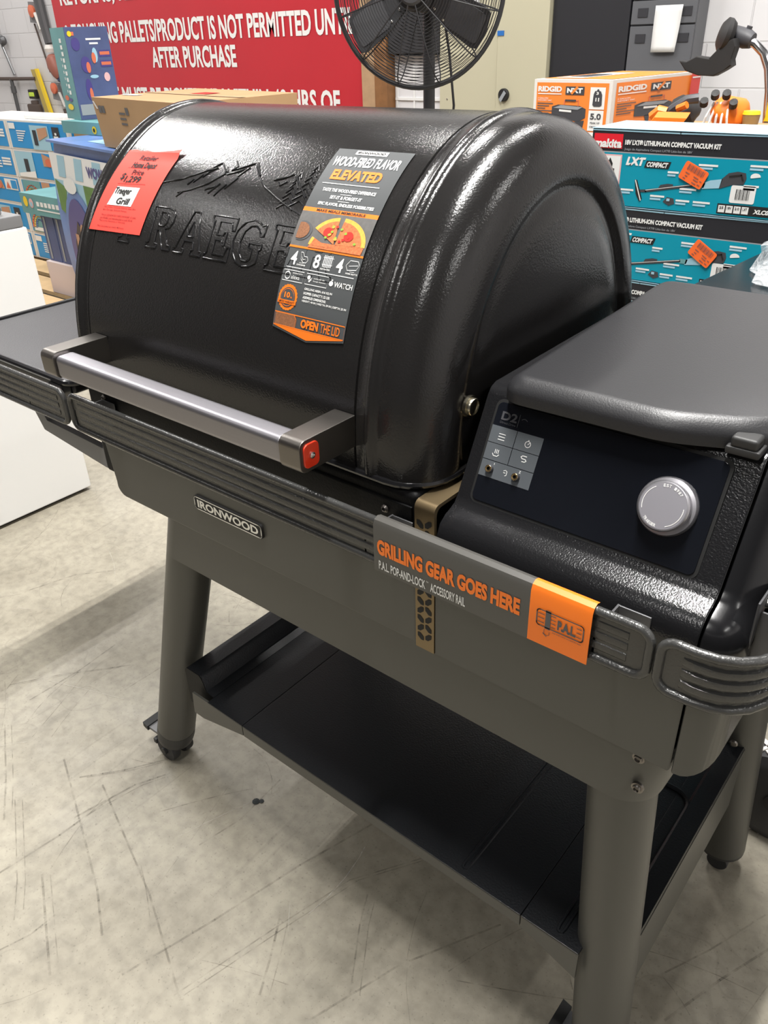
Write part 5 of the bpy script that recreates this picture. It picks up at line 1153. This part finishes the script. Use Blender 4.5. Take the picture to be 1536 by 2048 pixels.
MB().lathe([(.016, 0), (.021, .05)], (-.700, 2.27, 1.016), (0, 0, 1), 0, 16).build('tub', mat('amber_plastic', (.40, .25, .10), .3), t); MB().lathe([(.0215, .05), (.019, .058), (.0001, .058)], (-.700, 2.27, 1.016), (0, 0, 1), 0, 16).build('contents', 'yellow', t)

# string trimmer standing head up
TY = 2.72
k_ = TY / 2.9
def tp(x, z, dy=0): return Vector((x * k_ + .022, TY + dy, 1.26 + (z - 1.26) * k_))
t = thing('string_trimmer', 'string trimmer turned upside down with black guard and bright curved shaft', 'trimmer', tp(-.866, .983))
MB().tube([tp(-.865, .0), tp(-.866, .983), tp(-.878, 1.08), tp(-.893, 1.14), tp(-.915, 1.18), tp(-.945, 1.205), tp(-.975, 1.215)], .0125, 0, 14).build('shaft', 'alu', t)
MB().lathe([(.0135, 0), (.0135, .05)], tp(-.866, .995), (0, 0, 1), 0, 14).build('shaft_sticker', 'yellow', t)
MB().lathe([(.02, -.03), (.026, -.01), (.024, .03), (.015, .05)], tp(-.985, 1.222, 0), (-1, .1, .3), 0, 16).lathe([(.008, 0), (.008, .02), (.0001, .02)], tp(-.976, 1.232, 0), (.3, 0, 1), 0, 10).build('gear_head', 'dk_print', t)
MB().lathe([(.0001, .0), (.036, .0), (.044, .012), (.044, .024), (.030, .034), (.0001, .038)], tp(-1.010, 1.226, -.03), (-.85, -.5, .25), 0, 24).build('spool', 'ink', t)
gp = [(-0.9418, 1.2128), (-0.903, 1.2244), (-0.8935, 1.2045), (-0.9014, 1.1723), (-0.8956, 1.1571), (-0.9175, 1.1446), (-0.948, 1.1292), (-0.9885, 1.1317), (-1.0208, 1.1448), (-1.0375, 1.1722), (-1.0205, 1.1695), (-1.0003, 1.1821), (-0.967, 1.1767), (-0.9525, 1.193)]
gd = MB(); gd.prism(gp, lambda u, v: (u, 2.655 - 6 * (u + .945) ** 2, v), lambda u, v: (u, 2.70 - 6 * (u + .945) ** 2, v), 0, .004)
gd.build('guard', 'ink', t)
t = thing('tool_case', 'dark blue tool case at the right picture edge behind the teal cartons', 'case', (-.6, 2.3, 0))
MB().box(-.655, -.40, 2.72, 2.95, .02, 1.20, 0, .012).build('case', 'navy', t); MB().box(-.652, -.60, 2.708, 2.72, .99, 1.01, 0, .003).build('latch', 'box_white', t)

# plastic wrapped machine behind the hopper
mc = thing('wrapped_cart', 'black wheeled machine wrapped in clear film behind the hopper', 'machine', (0.0, 1.42, 0))
md = Vector((.02, .185, 0)).normalized()
lidp = rnd([(-.455, 1.245), (.42, 1.30), (.42, 1.70), (-.425, 1.62)], [.03, .03, .03, .03])
MB().prism(lidp, lambda u, v: (u, v, .86), lambda u, v: (u, v, .900), 0, .006).build('lid', 'black_smooth', mc)
MB().box(-.12, .40, 1.29, 1.60, .27, .858, 0, .02).build('body', 'black_smooth', mc)
MB().box(-.13, .38, 1.18, 1.28, .245, .345, 0, .03, 3).build('drum', 'black_smooth', mc)
fl = MB(); rings = []
for k in range(10):
    u = k / 9
    x = -.135 + .52 * u; rings.append([(x, 1.225 + (.062 + .008 * math.sin(7 * k + j)) * math.cos(2 * PI * j / 14), .297 + (.064 + .010 * math.sin(5 * k + 2 * j)) * math.sin(2 * PI * j / 14)) for j in range(14)])
fl.loft(rings, 0, False).build('film', 'film', mc, ang=30, wn=False)
MB().rect(lambda u, v: (-.105 + .04 * u, 1.152, .255 + .075 * v), 0, 1, 0, 1, 0).rect(lambda u, v: (-.105 + .04 * u, 1.1515, .255 + .075 * v), .05, .25, .1, .8, 1).rect(lambda u, v: (-.105 + .04 * u, 1.1515, .255 + .075 * v), .35, .5, .2, .9, 1).build('paper_label', ['appl_white', 'ink'], mc, wn=False)
MB().obox((-.12, 1.155, .352), (.5, 0, 0), (0, .05, 0), (0, 0, .022), 0).build('strap', 'red_band', mc)
wc = Vector((-.092, 1.15, .0985))
wh = MB().lathe([(.030, -.03), (.072, -.03), (.080, -.026), (.094, -.022), (.098, -.012), (.098, .012), (.094, .022), (.080, .026), (.072, .03), (.030, .03)], wc, (0, 1, 0), 0, 48).build('wheel', 'tyre', mc)
tr = MB()
for k in range(40):
    a = 2 * PI * k / 40
    for s in (-1, 1):
        c_ = wc + Vector((math.cos(a) * .0985, s * .010, math.sin(a) * .0985)); tt = Vector((-math.sin(a), s * .9, math.cos(a))).normalized(); nn = Vector((math.cos(a), 0, math.sin(a))); ww = nn.cross(tt)
        tr.obox(c_ - tt * .009 - ww * .0040, tt * .018, ww * .0080, nn * .0022, 0)
tr.build('tread', 'box_white', wh, wn=False)  # white colour paints the wrap film's bright reflections onto the tread blocks
MB().lathe([(.0001, -.02), (.074, -.026), (.074, -.022)], wc, (0, 1, 0), 0, 40).lathe([(.018, -.034), (.018, -.02)], wc, (0, 1, 0), 0, 20).build('hub_cover', 'ink', wh)
MB().cyl((-.092, 1.16, .0985), (-.02, 1.36, .30), .012, mi=0, seg=10).cyl((.35, 1.42, .0), (.35, 1.42, .3), .02, mi=0, seg=12).build('axle_frame', 'black_smooth', mc)
bg = bmesh.new(); bmesh.ops.create_icosphere(bg, subdivisions=4, radius=1)
for v in bg.verts:
    p = v.co; k = 1 + .10 * math.sin(9 * p.x + 4 * p.z) * math.sin(7 * p.y + 3) + .05 * math.sin(17 * p.x + 13 * p.y)
    v.co = Vector((-.235 + p.x * .16 * k, 1.45 + p.y * .15 * k, .902 + max(-.0, p.z) * .085 * k + .002))
t = thing('film_bag', 'crumpled clear plastic bag with black parts lying on the wrapped machine', 'bag', (-.235, 1.45, .902))
MB().bm(bg).build('film', 'film', t, ang=40, wn=False)
pillow_b = bmesh.new(); bmesh.ops.create_icosphere(pillow_b, subdivisions=3, radius=1)
for v in pillow_b.verts: v.co = Vector((-.20 + v.co.x * .09, 1.46 + v.co.y * .09, .945 + v.co.z * .022 * (1 + .5 * math.sin(6 * v.co.x))))
MB().bm(pillow_b).build('contents', 'ink', t)

# tar spot on the floor
sp = MB(); sp.lathe([(.0001, 0), (.006, 0), (.0075, .0005), (.005, .0012), (.0001, .0016)], (-.876, .615, 0.0005), (0, 0, 1), 0, 9); sp.lathe([(.0001, 0), (.005, 0), (.005, .0008), (.0001, .0012)], (-.868, .622, 0.0005), (0, 0, 1), 0, 7)
tag(sp.build('tar_speck', 'spot'), 'tiny black speck on the concrete floor left of the bottom shelf', 'speck')
